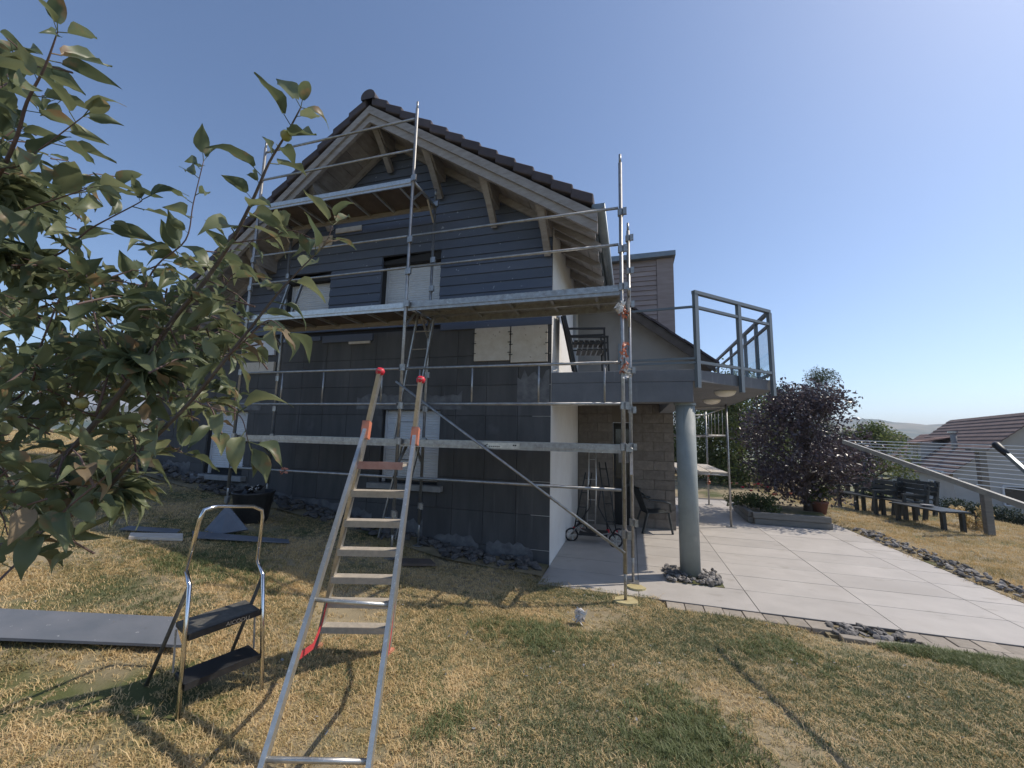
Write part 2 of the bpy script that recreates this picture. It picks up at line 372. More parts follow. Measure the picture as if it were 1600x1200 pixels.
# ------------------------------------------------------------ house
YW, XR, XL = 6.165, -1.2, -9.77
AX, YV, YB = -4.32, 5.365, 10.6          # ridge x, verge y, back y
def roofT(x): return 7.78 - (.655 * (x - AX) if x > AX else .79 * (AX - x))
house = thing('house', (-5.5, 8.4, 0), 'dark gabled house under repair, boarded gable above charcoal wall, balcony at its right', 'house')
SOF = .40
holes_low = [(-4.21, -3.09, 1.05, 2.29), (-8.29, -7.27, 1.0, 2.25)]
holes_up = [(-4.41, -3.20, 4.0, 5.0), (-6.62, -5.54, 4.0, 4.82)]
def wall_boxes(mb, x0, x1, z0, z1, holes, y0, y1):
    cx = sorted({x0, x1, *[h[0] for h in holes], *[h[1] for h in holes]}); cz = sorted({z0, z1, *[h[2] for h in holes], *[h[3] for h in holes]})
    for a, b in zip(cx, cx[1:]):
        for c, d in zip(cz, cz[1:]):
            mxx, mz = (a+b)/2, (c+d)/2
            if not any(h[0] < mxx < h[1] and h[2] < mz < h[3] for h in holes): mb.box(a, b, y0, y1, c, d)
mb = MB(); y0, y1 = YW + .035, YW + .30
wall_boxes(mb, XL, XR - .02, -.4, 3.3, holes_low, y0, y1)
wall_boxes(mb, -7.6, XR - .02, 3.3, 5.1, holes_up, y0, y1)
mb.prism([(XL, 3.3), (-7.6, 3.3), (-7.6, roofT(-7.6)-SOF), (XL, roofT(XL)-SOF)], y0, y1)
mb.prism([(-7.35, 5.1), (XR-.02, 5.1), (XR-.02, roofT(XR)-SOF), (AX, roofT(AX)-SOF), (-7.6, roofT(-7.6)-SOF), (-7.6, 5.1)], y0, y1)
mb.build('gable_wall', M['core'], house)
# white side wall towards the terrace (with a balcony door), left side wall
sw = MB(); sw.box(XR - .3, XR, YW + .004, 8.55, -.1, 5.45); sw.box(XR - .3, XR, 9.35, YB, -.1, 5.45); sw.box(XR - .3, XR, 8.55, 9.35, 5.0, 5.45); sw.box(XR - .3, XR, 8.55, 9.35, -.1, 2.9)
sw.build('side_wall', M['white'], house)
MB().box(XR - .2, XR - .14, 8.55, 9.35, 2.9, 5.0).build('balcony_door', M['winglass'], house)
d = MB(); d.box(XR-.13, XR-.03, 8.56, 8.66, 2.9, 4.99); d.box(XR-.13, XR-.03, 9.24, 9.34, 2.9, 4.99); d.box(XR-.13, XR-.03, 8.665, 9.235, 4.89, 4.99)
d.build('door_frame', M['shutter'], house)
MB().box(XL, XL + .28, YW + .3, YB, -.2, 3.05).build('side_wall', M['core'], house)
MB().box(XL + .3, XR - .32, YB - .3, YB, -.2, 3.2).build('back_wall', M['core'], house)
# lower wall: charcoal blocks
pxs = np.arange(XL, XR, .5355); pzs = [-.3] + [.2 + .5 * k for k in range(8)]
ZT = 3.70
for i, a in enumerate(pxs):
    b = min(a + .5355, XR)
    for c, dd in zip(pzs, pzs[1:]):
        dd = min(dd, ZT)
        if dd - c < .03 or b - a < .03: continue
        if a < -7.6 and dd > roofT(a) - SOF: dd = roofT(a) - SOF - .01
        if dd - c < .03: continue
        segs = [(a, b, c, dd)]
        for h in holes_low:
            new = []
            for s in segs:
                x0_, x1_, z0_, z1_ = s
                if x1_ <= h[0] or x0_ >= h[1] or z1_ <= h[2] or z0_ >= h[3]: new.append(s); continue
                if x0_ < h[0]: new.append((x0_, h[0], z0_, z1_))
                if x1_ > h[1]: new.append((h[1], x1_, z0_, z1_))
                xa, xb = max(x0_, h[0]), min(x1_, h[1])
                if z0_ < h[2]: new.append((xa, xb, z0_, h[2]))
                if z1_ > h[3]: new.append((xa, xb, h[3], z1_))
            segs = new
        for s in segs:
            if s[1]-s[0] < .012 or s[3]-s[2] < .012: continue
            j = random.uniform(0, .004)
            MB().box(s[0]+.003, s[1]-.003, YW - j, YW + .033, s[2]+.003, s[3]-.003).build('wall_block', M['panel'], house)
# gable cladding: lapped boards
z = 3.77; bh = .172; k = 0
def span(z):   # x-range under the soffit at height z
    zz = z + SOF
    return max(XL, AX - (7.78 - zz) / .79), min(XR, AX + (7.78 - zz) / .655)
while z < 7.25:
    zt = z + bh
    a0, b0 = span(z); a1, b1 = span(zt)
    if a1 > b1: a1 = b1 = AX
    cuts = [h for h in holes_up if not (zt <= h[2] or z >= h[3])]
    xsx = [a0] + sorted(sum([[h[0], h[1]] for h in cuts], [])) + [b0]
    for a, b in zip(xsx[::2], xsx[1::2]):
        pieces = [(a, b)]
        if b - a > 3.2: c_ = a + (b - a) * random.uniform(.35, .65); pieces = [(a, c_ - .0015), (c_ + .0015, b)]
        for pa, pb in pieces:
            ta, tb = max(pa, a1), min(pb, b1)
            if tb <= ta: ta = tb = (pa + pb) / 2 if a1 >= b1 else min(max(pa, a1), b1)
            yb_, yt_ = YW - .030, YW - .008      # bottom edge stands proud of the board below
            MB().add([(pa,yb_,z),(pb,yb_,z),(tb,yt_,zt-.001),(ta,yt_,zt-.001),(pa,YW+.032,z),(pb,YW+.032,z),(tb,YW+.032,zt-.001),(ta,YW+.032,zt-.001)],
                     [(0,1,2,3),(4,7,6,5),(0,4,5,1),(1,5,6,2),(2,6,7,3),(3,7,4,0)]).build('cladding_board', M['siding'], house)
    z += bh; k += 1
MB().box(-3.14, XR, YW-.035, YW+.03, 3.66, 3.765).build('base_board', M['siding'], house)
MB().box(-5.6, -4.5, YW-.035, YW-.006, 3.55, 3.68).build('base_board', M['siding'], house)
MB().box(-6.75, -5.65, YW-.03, YW-.006, 3.60, 3.68).build('base_board', M['siding'], house)
tag(MB().box(-5.0, -4.55, YW-.038, YW-.007, 3.50, 3.545).build('bare_strip', M['bareboard'], house), 'short pale strip of bare wood at the foot of the boarding')
tag(MB().box(-5.49, -4.90, YW-.05, YW-.028, 5.72, 5.82).build('bare_strip', M['bareboard'], house), 'pale strip of bare board below the top scaffold deck')
tag(MB().box(-6.25, -5.56, YW-.05, YW-.028, 5.48, 5.70).build('bare_strip', M['bareboard'], house), 'wider pale bare board left of the short strip')
# bare white insulation boards on clips
for (a, b, c, dd) in ((-2.498, -1.885, 3.10, 3.655), (-1.862, -1.262, 3.06, 3.655)):
    p = MB().box(a, b, YW-.045, YW-.006, c, dd).build('shutter_panel', M['bareboard'], house)
    for zc in (c+.12, c+.29, c+.46):
        for xe in (a-.03, b-.03):
            MB().box(xe, xe+.06, YW-.056, YW-.046, zc, zc+.012).build('hinge', M['black'], p)
MB().box(-7.46, -6.69, YW-.05, YW-.006, 3.0, 3.22).build('shutter_box', M['bareboard'], house)
MB().box(-7.40, -6.72, YW-.045, YW-.006, 3.36, 3.69).build('shutter_panel', M['shutter'], house)
# windows: closed roller shutters deep in their openings
def shutter(x0, x1, z0, z1, y, gap=0.):
    mb = MB(); zz = z0 + gap
    while zz < z1:
        t = min(zz + .045, z1)
        mb.add([(x0,y+.008,zz),(x1,y+.008,zz),(x1,y,zz+.012),(x0,y,zz+.012),(x1,y,t-.012),(x0,y,t-.012),(x1,y+.008,t),(x0,y+.008,t)],
               [(0,1,2,3),(3,2,4,5),(5,4,6,7)]); zz += .045
    mb.box(x0, x1, y+.012, y+.02, z0+gap, z1)
    s = mb.build('roller_shutter', M['shutter'], house)
    f = MB(); f.box(x0-.035, x0-.001, y-.02, y+.03, z0, z1); f.box(x1+.001, x1+.035, y-.02, y+.03, z0, z1); f.build('guide_rail', M['shutter'], s)
    MB().box(x0-.04, x1+.04, y+.04, y+.05, z0, z1).build('window_pane', M['winglass'], s)
shutter(-4.17, -3.13, 1.05, 2.29, YW+.12, .05); shutter(-8.25, -7.31, 1.0, 2.25, YW+.12, .12)
shutter(-4.37, -3.24, 4.0, 4.99, YW+.17); shutter(-6.58, -5.58, 4.0, 4.81, YW+.17)
MB().box(-4.36, -2.98, YW-.12, YW+.11, .955, 1.045).build('window_sill', M['sill'], house, bevel=.006)
MB().box(-8.46, -7.14, YW-.12, YW+.11, .905, .995).build('window_sill', M['sill'], house, bevel=.006)
# lintel bands
def smear(x0, x1, z0, z1, n, nm='render_patch'):
    top = [(x0 + (x1-x0)*k/n, z1 - random.uniform(0, .5)*(z1-z0)*(.35 + abs(k/n-.5)*1.3)) for k in range(n+1)]
    poly = [(x1, z0), *reversed(top), (x0, z0)]
    MB().prism(poly, YW - .0085, YW - .0052).build(nm, M['patch'], house)
smear(-4.75, -2.7, 2.30, 2.62, 26); smear(-8.6, -6.95, 2.27, 2.52, 20); smear(-1.75, -1.23, 2.42, 2.95, 9)
for k in range(9):
    xx = -9.4 + k*.9; smear(xx, xx + random.uniform(.5,.9), max(zg(xx+.3, 6.1), 0) - .05, max(zg(xx+.3, 6.1), 0) + random.uniform(.12,.3), 12)
# roof: deck boards, verge tiles, field tiles, barge boards, purlins
def sl(xa, xb, off0, off1, y0, y1, name, m, par=house, bevel=0):
    za, zb = roofT(xa), roofT(xb)
    return MB().add([(xa,y0,za-off1),(xb,y0,zb-off1),(xb,y0,zb-off0),(xa,y0,za-off0),(xa,y1,za-off1),(xb,y1,zb-off1),(xb,y1,zb-off0),(xa,y1,za-off0)],
        [(0,1,2,3),(7,6,5,4),(0,4,5,1),(1,5,6,2),(2,6,7,3),(3,7,4,0)]).build(name, m, par, bevel=bevel)
XE, XWE = -.50, -10.35
NB = 40
for k in range(NB):     # soffit planks run with the ridge, seen from below
    pass
nb = 22
for k in range(nb):
    xa, xb = AX + (XE - AX) * k / nb, AX + (XE - AX) * (k + 1) / nb
    sl(xa + .004, xb - .004, .30, .34, YV + .05, YB, 'soffit_plank', M['wood'])
nb = 30
for k in range(nb):
    xa, xb = AX + (XWE - AX) * (k + 1) / nb, AX + (XWE - AX) * k / nb
    sl(xa + .004, xb - .004, .30, .34, YV + .05, YB, 'soffit_plank', M['wood'])
sl(AX, XE, .24, .29, YV + .02, YB, 'roof_deck', M['darkwood']); sl(XWE, AX, .24, .29, YV + .02, YB, 'roof_deck', M['darkwood'])
def courses(xa, xb, n):
    for k in range(n):
        u0, u1 = xa + (xb - xa) * k / n, xa + (xb - xa) * (k + 1) / n
        lo, hi = min(u0, u1), max(u0, u1)
        t0 = roofT(u0) - .045; t1 = roofT(u1) + .018       # upslope end tucked under, downslope end proud
        ext = (u1 - u0) * .10
        def tile(y0, y1, hang, nm):
            vs = []
            for y in (y0, y1):
                vs += [(u0, y, t0), (u1 + ext, y, t1 - abs(ext) * .6), (u1 + ext, y, t1 - abs(ext)*.6 - hang), (u0, y, t0 - hang)]
            return MB().add(vs, [(0,1,2,3),(7,6,5,4),(0,4,5,1),(1,5,6,2),(2,6,7,3),(3,7,4,0)]).build(nm, M['rooftile'], house, bevel=.012)
        tile(YV - .03, YV + .22, .155, 'verge_tile')
        tile(YV + .222, YB + .1, .05, 'tile_course')
courses(AX + .06, XE, 13); courses(AX - .06, XWE, 19)
for k in range(14):
    y0 = YV - .06 + k * .38
    mb = MB(); pr = []
    for r_, yy in ((.125, y0), (.112, y0 + .40)):
        pr += [(AX + r_*1.15*math.cos(R_(a)), yy, 7.685 + r_*1.1*math.sin(R_(a))) for a in range(-20, 201, 20)]
    n = 12; fs = [(i, i+1, i+1+n, i+n) for i in range(n-1)] + [tuple(range(n)), tuple(reversed(range(n, 2*n)))]
    mb.add(pr, fs).build('ridge_tile', M['rooftile'], house)
# barge boards (outer + inner) on both slopes
for xa, xb in ((AX, XE + .08), (XWE, AX)):
    sl(xa, xb, .215, .36, YV + .0, YV + .035, 'barge_board', M['wood'])
    sl(xa, xb, .345, .50, YV + .04, YV + .10, 'barge_rafter', M['wood'])
    sl(xa, xb, .345, .47, YW - .10, YW - .045, 'wall_rafter', M['wood'])
# purlin ends with shaped noses
for xp in (AX, -3.25, -2.2, -1.05 - .22, -5.6, -6.95, -8.3):
    zt = roofT(xp) - .35
    hgt = .30
    vs = []
    for xx in (xp - .075, xp + .075):
        vs += [(xx, YV + .12, zt), (xx, YW - .03, zt), (xx, YW - .03, zt - hgt), (xx, YV + .42, zt - hgt), (xx, YV + .13, zt - .10)]
    MB().add(vs, [(0,1,2,3,4), (9,8,7,6,5)] + [(i, (i+1)%5, (i+1)%5+5, i+5) for i in range(5)]).build('purlin_end', M['wood'], house)
    MB().beam((xp, YV + .16, zt - .06), (xp, YW - .05, zt - hgt - .32), .10, .10).build('bracket', M['wood'], house)
# eaves: rafter tails, gutter, downpipe
for k in range(9):
    y = YV + .35 + k * .6
    MB().add([(XR, y, roofT(XR)-.345), (XE+.02, y, roofT(XE)-.345), (XE+.02, y, roofT(XE)-.45), (XR, y, roofT(XR)-.50), (XR, y+.08, roofT(XR)-.345), (XE+.02, y+.08, roofT(XE)-.345), (XE+.02, y+.08, roofT(XE)-.45), (XR, y+.08, roofT(XR)-.50)],
             [(0,1,2,3),(7,6,5,4),(0,4,5,1),(1,5,6,2),(2,6,7,3),(3,7,4,0)]).build('rafter_tail', M['wood'], house)
ze = roofT(XE) - .16
mb = MB(); n = 9; vs = []
for y in (YV - .02, YB):
    for k in range(n): t = math.pi + math.pi * k / (n-1); vs.append((XE + .10 + .085*math.cos(t), y, ze + .085*math.sin(t)))
    for k in range(n): t = 2*math.pi - math.pi * k / (n-1); vs.append((XE + .10 + .078*math.cos(t), y, ze + .078*math.sin(t)))
m_ = 2*n; fs = [(i, (i+1)%m_, (i+1)%m_+m_, i+m_) for i in range(m_)] + [tuple(range(n)), tuple(range(m_, m_+n))]
mb.add(vs, fs).build('gutter', M['zinc'], house, smooth=True)
MB().box(XE+.0, XE+.025, YV+.03, YB, ze-.12, ze+.06).build('fascia', M['zinc'], house)

# balcony
ZB, ZT_ = 2.885, 2.415
bal = [(XR + .003, YW), (.86, YW), (2.22, 7.5), (2.22, 12.2), (1.3, 12.2), (1.3, 9.40), (XR + .003, 9.40)]
MB().prismz(bal, ZB - .17, ZB).build('balcony_slab', M['beamgrey'], house, bevel=.004)
MB().box(XR + .004, .84, YW + .003, YW + .26, ZT_, ZB - .172).build('balcony_beam', M['beamgrey'], house, bevel=.006)
MB().box(.58, .84, YW + .262, 9.39, ZT_ + .04, ZB - .172).build('balcony_beam', M['beamgrey'], house, bevel=.006)
MB().lathe((.752, 6.40, -.02), [(.135, 0), (.135, 2.43)], 28).build('column', M['column'], house, smooth=True)
MB().lathe((.752, 6.40, 2.385), [(.15, 0), (.15, .03)], 28).build('column_collar', M['column'], house)
for (px, py) in ((1133, 613), (1112, 626)):
    p = PZ(px, py, ZB - .19)
    lo = MB().lathe((p.x, p.y, ZB - .172), [(.17, 0), (.165, -.02), (.14, -.06), (.09, -.085), (.02, -.095)], 20).build('ceiling_lamp', M['lampglass'], house, smooth=True)
rl = MB()
A_, B_, C_, D_ = Vector((.88, YW - .02, 0)), Vector((2.20, 7.40, 0)), Vector((2.20, 9.3, 0)), Vector((2.20, 12.1, 0))
rail = MB().beam(A_ + Vector((0,0,4.02)), B_ + Vector((0,0,4.02)), .06, .05).build('railing', M['railgrey'], house)
def rp(a, b, z, w=.045, h=.04, nm='rail'): MB().beam(a + Vector((0,0,z)), b + Vector((0,0,z)), w, h).build(nm, M['railgrey'], rail)
for z_ in (3.80, 2.99): rp(A_, B_, z_)
rp(B_, D_, 4.02, .06, .05)
for z_ in (3.80, 2.99): rp(B_, D_, z_)
LF = Vector((.02, YW + .05, 0))
for z_ in (3.80, 3.04, 2.98): rp(LF, A_, z_, .035, .03)
dirA = (B_ - A_).normalized()
for q in (A_ + dirA*.04, A_ + dirA*1.02, B_):
    MB().beam(q + Vector((0,0,2.62)), q + Vector((0,0,4.0)), .075, .05, up=(1,-1,0)).build('post', M['railgrey'], rail)
for q in (B_ + Vector((0,.75,0)), C_ - Vector((0,.4,0)), C_ + Vector((0,.8,0)), D_ - Vector((0,.5,0))):
    MB().beam(q + Vector((0,0,2.7)), q + Vector((0,0,4.0)), .05, .07, up=(0,1,0)).build('post', M['railgrey'], rail)
for a, b in ((.12, .71), (.80, 1.42), (1.58, 2.6)):
    MB().beam(B_ + Vector((0,a,3.39)), B_ + Vector((0,b,3.39)), .008, .74).build('glass_pane', M['glass'], rail)
# wing wall behind balcony and terrace
YG = 9.42
wing = thing('house_wing', (0, 10.5, 0), 'rear wing of raw block and grey render with sloping brown roof behind the balcony', 'house')
wl = MB(); wl.box(XR + .004, -.42, YG, YG + .3, -.05, 2.7); wl.box(.0, .86, YG, YG + .3, -.05, 2.7); wl.box(-.42, 0, YG, YG+.3, 2.25, 2.7)
wl.box(.56, .86, YG+.3, 12.0, -.05, 2.7)
wl.build('wall', M['mortar'], wing)
for r in range(13):
    z0 = .0 + r * .203
    for (xa, xb) in ((XR + .01, -.42), (.0, .86)):
        x = xa - (.22 if r % 2 else 0)
        while x < xb:
            a, b = max(x, xa) + .006, min(x + .44, xb) - .006
            if b - a > .03: MB().box(a, b, YG - .012 - random.uniform(0,.006), YG - .001, z0 + .006, z0 + .197).build('block', M['block'], wing)
            x += .44
dr = MB().box(-.41, -.01, YG + .12, YG + .17, 0, 2.24).build('door', M['black'], wing)
MB().box(-.36, -.06, YG + .105, YG + .118, 1.0, 2.1).build('door_pane', M['winglass'], dr)
MB().box(-.30, -.08, YG + .09, YG + .104, 1.35, 1.75).build('door_notice', M['sill'], dr)
# upper render wall with slanting verge: from the photograph's roof line
q0, q1 = PY(975, 484, YG), PY(1092, 560, YG)
sA = (q1.z - q0.z) / (q1.x - q0.x)
ztop = lambda x: q0.z + sA * (x - q0.x)
MB().prism([(XR + .004, ZB + .01), (q1.x, ZB + .01), (q1.x, ztop(q1.x)), (XR + .004, ztop(XR))], YG, YG + .3).build('upper_wall', M['greyrender'], wing)
MB().box(-.28, -.02, YG - .03, YG - .003, ZB + .012, 4.05).build('upper_door', M['zinc'], wing)
def wsl(x0, x1, o0, o1, y0, y1, nm, m):
    MB().add([(x0,y0,ztop(x0)+o0),(x1,y0,ztop(x1)+o0),(x1,y0,ztop(x1)+o1),(x0,y0,ztop(x0)+o1),(x0,y1,ztop(x0)+o0),(x1,y1,ztop(x1)+o0),(x1,y1,ztop(x1)+o1),(x0,y1,ztop(x0)+o1)],
        [(0,1,2,3),(7,6,5,4),(0,4,5,1),(1,5,6,2),(2,6,7,3),(3,7,4,0)]).build(nm, m, wing)
wsl(XR + .01, q1.x + .25, .0, .06, YG - .30, YG + 4.5, 'roof_deck', M['darkwood'])
n = 9
for k in range(n):
    a = XR + .02 + (q1.x + .3 - XR) * k / n; b = XR + .02 + (q1.x + .3 - XR) * (k + 1.06) / n
    wsl(a, b, .065 + .012*(k % 2), .115 + .012*(k % 2), YG - .34, YG + 4.5, 'tile_course', M['rooftile'])
wsl(XR + .02, q1.x + .26, -.17, -.003, YG - .33, YG - .30, 'barge_board', M['darkwood'])
# boarded dormer above the wing roof
YD = 11.0
a0, a1, a2, a3 = PY(940, 413, YD), PY(1051, 401, YD), PY(1046, 512, YD), PY(940, 478, YD)
dor = thing('dormer', (a0.x + 1, YD, a3.z), 'tall dormer clad in reddish boards with a dark roof edge beyond the gutter', 'dormer')
xl, xr_ = a0.x, a1.x; zt0, zt1 = a0.z, a1.z
MB().prism([(xl, a3.z - .6), (xr_, a3.z - 1.4), (xr_, zt1 - .02), (xl, zt0 - .02)], YD + .03, YD + 2.2).build('wall', M['pinkboard'], dor)
nbd = 13
for k in range(nbd):
    zb_ = a3.z - .6 + (zt0 - .05 - a3.z + .6) * k / nbd; hh = (zt0 - .05 - a3.z + .6) / nbd
    MB().add([(xl, YD-.012, zb_), (xr_-.42, YD-.012, zb_), (xr_-.42, YD+.012, zb_+hh-.004), (xl, YD+.012, zb_+hh-.004), (xl, YD+.029, zb_), (xr_-.42, YD+.029, zb_), (xr_-.42, YD+.029, zb_+hh-.004), (xl, YD+.029, zb_+hh-.004)],
             [(0,1,2,3),(7,6,5,4),(0,4,5,1),(1,5,6,2),(2,6,7,3),(3,7,4,0)]).build('board', M['pinkboard'], dor)
MB().box(xr_-.41, xr_+.01, YD-.02, YD+.028, a3.z - 1.4, zt1-.03).build('corner_board', M['pinkboard'], dor)
MB().prism([(xl-.05, zt0-.02), (xr_+.06, zt1-.02), (xr_+.06, zt1+.11), (xl-.05, zt0+.13)], YD-.16, YD+2.4).build('roof', M['zinc'], dor)

# ------------------------------------------------------------ scaffold on the gable
YO, YI = 5.07, 5.80
FX = [-.10, -3.18, -6.22]
scaf = thing('scaffold', (-3.2, 5.4, 0), 'tall galvanised scaffold with metal decks against the dark gable', 'scaffold')
RT = .0242
def tb(p, q, nm, r=RT, m='galv', par=None, n=8): return MB().tube([p, q], r, n).build(nm, M[m], par or scaf, smooth=True)
tops = {0: (5.48, 4.9), 1: (6.98, 5.95), 2: (6.9, 5.9)}
D1, D2, D3 = 1.78, 3.78, 5.78
for i, x in enumerate(FX):
    for y, top in ((YO, tops[i][0]), (YI, tops[i][1])):
        x = FX[i] + (.085 if i == 0 and y == YI else 0)
        zb_ = max(zg(x, y), 0) + .03
        s_ = tb((x, y, zb_ + .3), (x, y, top), 'standard')
        tb((x, y, zb_), (x, y, zb_ + .45), 'base_jack', .017)
        MB().box(x-.075, x+.075, y-.075, y+.075, zb_ - .012, zb_).build('base_plate', M['galv'], scaf)
        tb((x, y, top - .001), (x, y, top + .12), 'spigot', .017, par=s_)
        for zc in (D1, D2, D3, D1+.5, D1+1.05, D2+.5, D2+1.0, .78):
            if zc < top - .05:
                MB().tube([(x, y, zc-.045), (x, y, zc+.045)], .038, 8).build('coupler', M['galv'], s_)
                MB().box(x+.03, x+.075, y-.055, y-.02, zc-.05, zc+.04).build('wedge', M['galv'], s_)
    for zc in (D1-.03, D2-.03, D3-.03):
        if zc < tops[i][1]: tb((x, YO, zc), (x, YI, zc), 'transom')
        if zc < tops[i][1]:
            MB().beam((x, YO+.02, zc-.30), (x, YO+.26, zc-.02), .03, .03).build('corner_brace', M['galv'], scaf)
            MB().beam((x, YI-.02, zc-.30), (x, YI-.26, zc-.02), .03, .03).build('corner_brace', M['galv'], scaf)
def bay(i, z, nm, y=YO, r=.019, m='galv', dz=0): return tb((FX[i+1]+.03, y, z), (FX[i]-.03, y, z + dz), nm, r, m)
# guard rails
for z_ in (D2+.57, D2+1.07): bay(0, z_, 'guard_rail'); bay(1, z_, 'guard_rail')
for z_ in (D3+.5, D3+1.03): bay(1, z_, 'guard_rail')
for i in (0, 1):                                     # double guard rail frames on the first lift
    lo_, hi_ = D1 + .52, D1 + 1.03
    bay(i, hi_, 'guard_rail', YO - .03); bay(i, lo_, 'guard_rail', YO - .03)
    w_ = FX[i] - FX[i+1]
    for t_ in ((.10, .36, .66, .93) if i == 0 else (.30, .56, .9)):
        xx = FX[i+1] + w_ * t_; tb((xx, YO - .03, lo_), (xx, YO - .03, hi_), 'guard_spindle', .012)
    bay(i, 1.28, 'ledger', YO - .02)
    bay(i, D1-.05, 'ledger', YI)
tb((FX[1]-.05, YO-.06, 2.62), (FX[0]+.0, YO-.06, .58), 'diagonal_brace', .017)
# decks
def deck(i, z, m_side, under, ribs, edge=.09, y0=YO+.03, y1=YI-.03):
    xa, xb = FX[i+1] + .03, FX[i] - .03
    d_ = MB().box(xa, xb, y0, y1, z - .012, z).build('deck', M[under], scaf)
    MB().box(xa, xb, y0 - .022, y0 - .001, z - edge*.75, z + edge*.25).build('edge_beam', M[m_side], d_)
    MB().box(xa, xb, y0 - .034, y0 - .0225, z - edge*.42, z - edge*.22).build('edge_rib', M[m_side], d_)
    MB().box(xa, xb, y1 + .001, y1 + .022, z - edge*.75, z + edge*.25).build('edge_beam', M['wood' if under == 'plydeck' else m_side], d_)
    for k in range(ribs):
        xx = xa + (xb - xa) * (k + .5) / ribs
        MB().box(xx-.02, xx+.02, y0, y1, z - .05, z - .0125).build('deck_rib', M[m_side], d_)
    return d_
deck(1, D3, 'alu', 'plydeck', 6, .12); deck(1, D2, 'alu', 'plydeck', 6, .12)
dk = deck(0, D2, 'galv', 'galv', 5, .13)
MB().box(FX[1]+.03, FX[0]-.03, YO+.38, YO+.42, D2-.07, D2-.0125).build('plank_joint', M['galv'], dk)
for k in range(46):      # perforated anti-slip edge of the steel planks
    xx = FX[1] + .08 + k * .064
    MB().box(xx, xx + .03, YO+.02, YO+.04, D2 + .0335, D2 + .040).build('plank_tooth', M['galv'], dk)
d1a = deck(0, D1, 'galv', 'galv', 5, .10); deck(1, D1, 'galv', 'galv', 5, .10)
# printed maker's mark on the lower deck beam
lbx = PY(755, 697, YO).x
MB().box(lbx - .05, lbx + .50, YO - .0065, YO - .0055, D1 - .060, D1 + .012).build('maker_plate', M['alu'], d1a)
mk = MB()         # worn, no longer readable print: one larger initial, a row of small letters, a short mark at the right
mk.beam((lbx+.02, YO-.0072, D1-.038), (lbx+.065, YO-.0072, D1-.008), .001, .012); mk.beam((lbx+.02, YO-.0074, D1-.030), (lbx+.05, YO-.0074, D1-.042), .001, .008)
for q_ in range(6): mk.box(lbx+.085+.026*q_, lbx+.101+.026*q_, YO-.0076, YO-.0068, D1-.044, D1-.030)
mk.box(lbx+.41, lbx+.43, YO-.0076, YO-.0068, D1-.026, D1-.008); mk.box(lbx+.435, lbx+.458, YO-.0076, YO-.0068, D1-.026, D1-.008)
mk.build('maker_mark', M['black'], d1a)
# access ladders inside the scaffold
def acc_ladder(x0, z0, x1, z1, y):
    l_ = MB()
    for dx in (0, .30): l_.beam((x0+dx, y, z0), (x1+dx, y, z1), .022, .04, up=(0,1,0))
    o = l_.build('access_ladder', M['galv'], scaf)
    n = int((z1-z0)/.27)
    for k in range(1, n):
        t_ = k/n; xx = x0 + (x1-x0)*t_; zz = z0 + (z1-z0)*t_
        MB().tube([(xx, y, zz), (xx+.3, y, zz)], .010, 6).build('rung', M['galv'], o)
acc_ladder(-3.55, D1, -3.25, D2, 5.55); acc_ladder(-3.75, .3, -3.42, D1, 5.6); acc_ladder(-6.2, D2, -5.95, D2+.75, 5.6)
# end guard on the right frame, tied plastic
for z_ in (D2+.5, D2+1.0, D1+.5, D1+1.0): tb((FX[0], YO, z_), (FX[0], YI, z_), 'end_rail', .017)
def rag(c, n, m, r, nm, par, L=.3):
    mb = MB()
    for k in range(n):
        a = Vector(c) + Vector((random.uniform(-.04,.04), random.uniform(-.05,.03), random.uniform(-L/2, L/2)))
        pts = [a + Vector((random.uniform(-r,r), random.uniform(-r,r), random.uniform(-r,r))) for _ in range(4)]
        mb.add(pts, [(0,1,2),(1,3,2)])
    return mb.build(nm, M[m], par)
rag((FX[0]+.02, YO-.05, 3.42), 18, 'orange', .035, 'orange_tape', scaf, .12); rag((FX[0]-.02, YO-.05, 3.50), 22, 'film', .045, 'plastic_film', scaf, .12)
rag((FX[0]+.03, YO-.05, 2.85), 34, 'orange', .035, 'orange_tape', scaf, .40); rag((FX[0]+.05, YO-.05, 2.68), 14, 'film', .05, 'plastic_film', scaf, .1)
rag((-5.1, YO-.02, 1.27), 14, 'orange', .035, 'orange_tape', scaf, .10)
# packing under the right feet
def pad(cx, cy, cz, r, lab):
    n = 14; ring = [(cx + r*random.uniform(.8,1.15)*math.cos(2*math.pi*k/n), cy + r*random.uniform(.75,1.1)*math.sin(2*math.pi*k/n)) for k in range(n)]
    o = MB().prismz(ring, cz - .03, cz + .018).build('foot_pad', M['yellow'])
    tag(o, lab, 'foot pad', 'yellow pads under the scaffold feet')
pad(FX[0], YO, zg(FX[0], YO) + .028, .135, 'torn yellow pad under the front right scaffold foot on the grass'); pad(FX[0]+.12, YI-.15, .006, .11, 'yellow pad beside the rear right scaffold foot on the terrace')

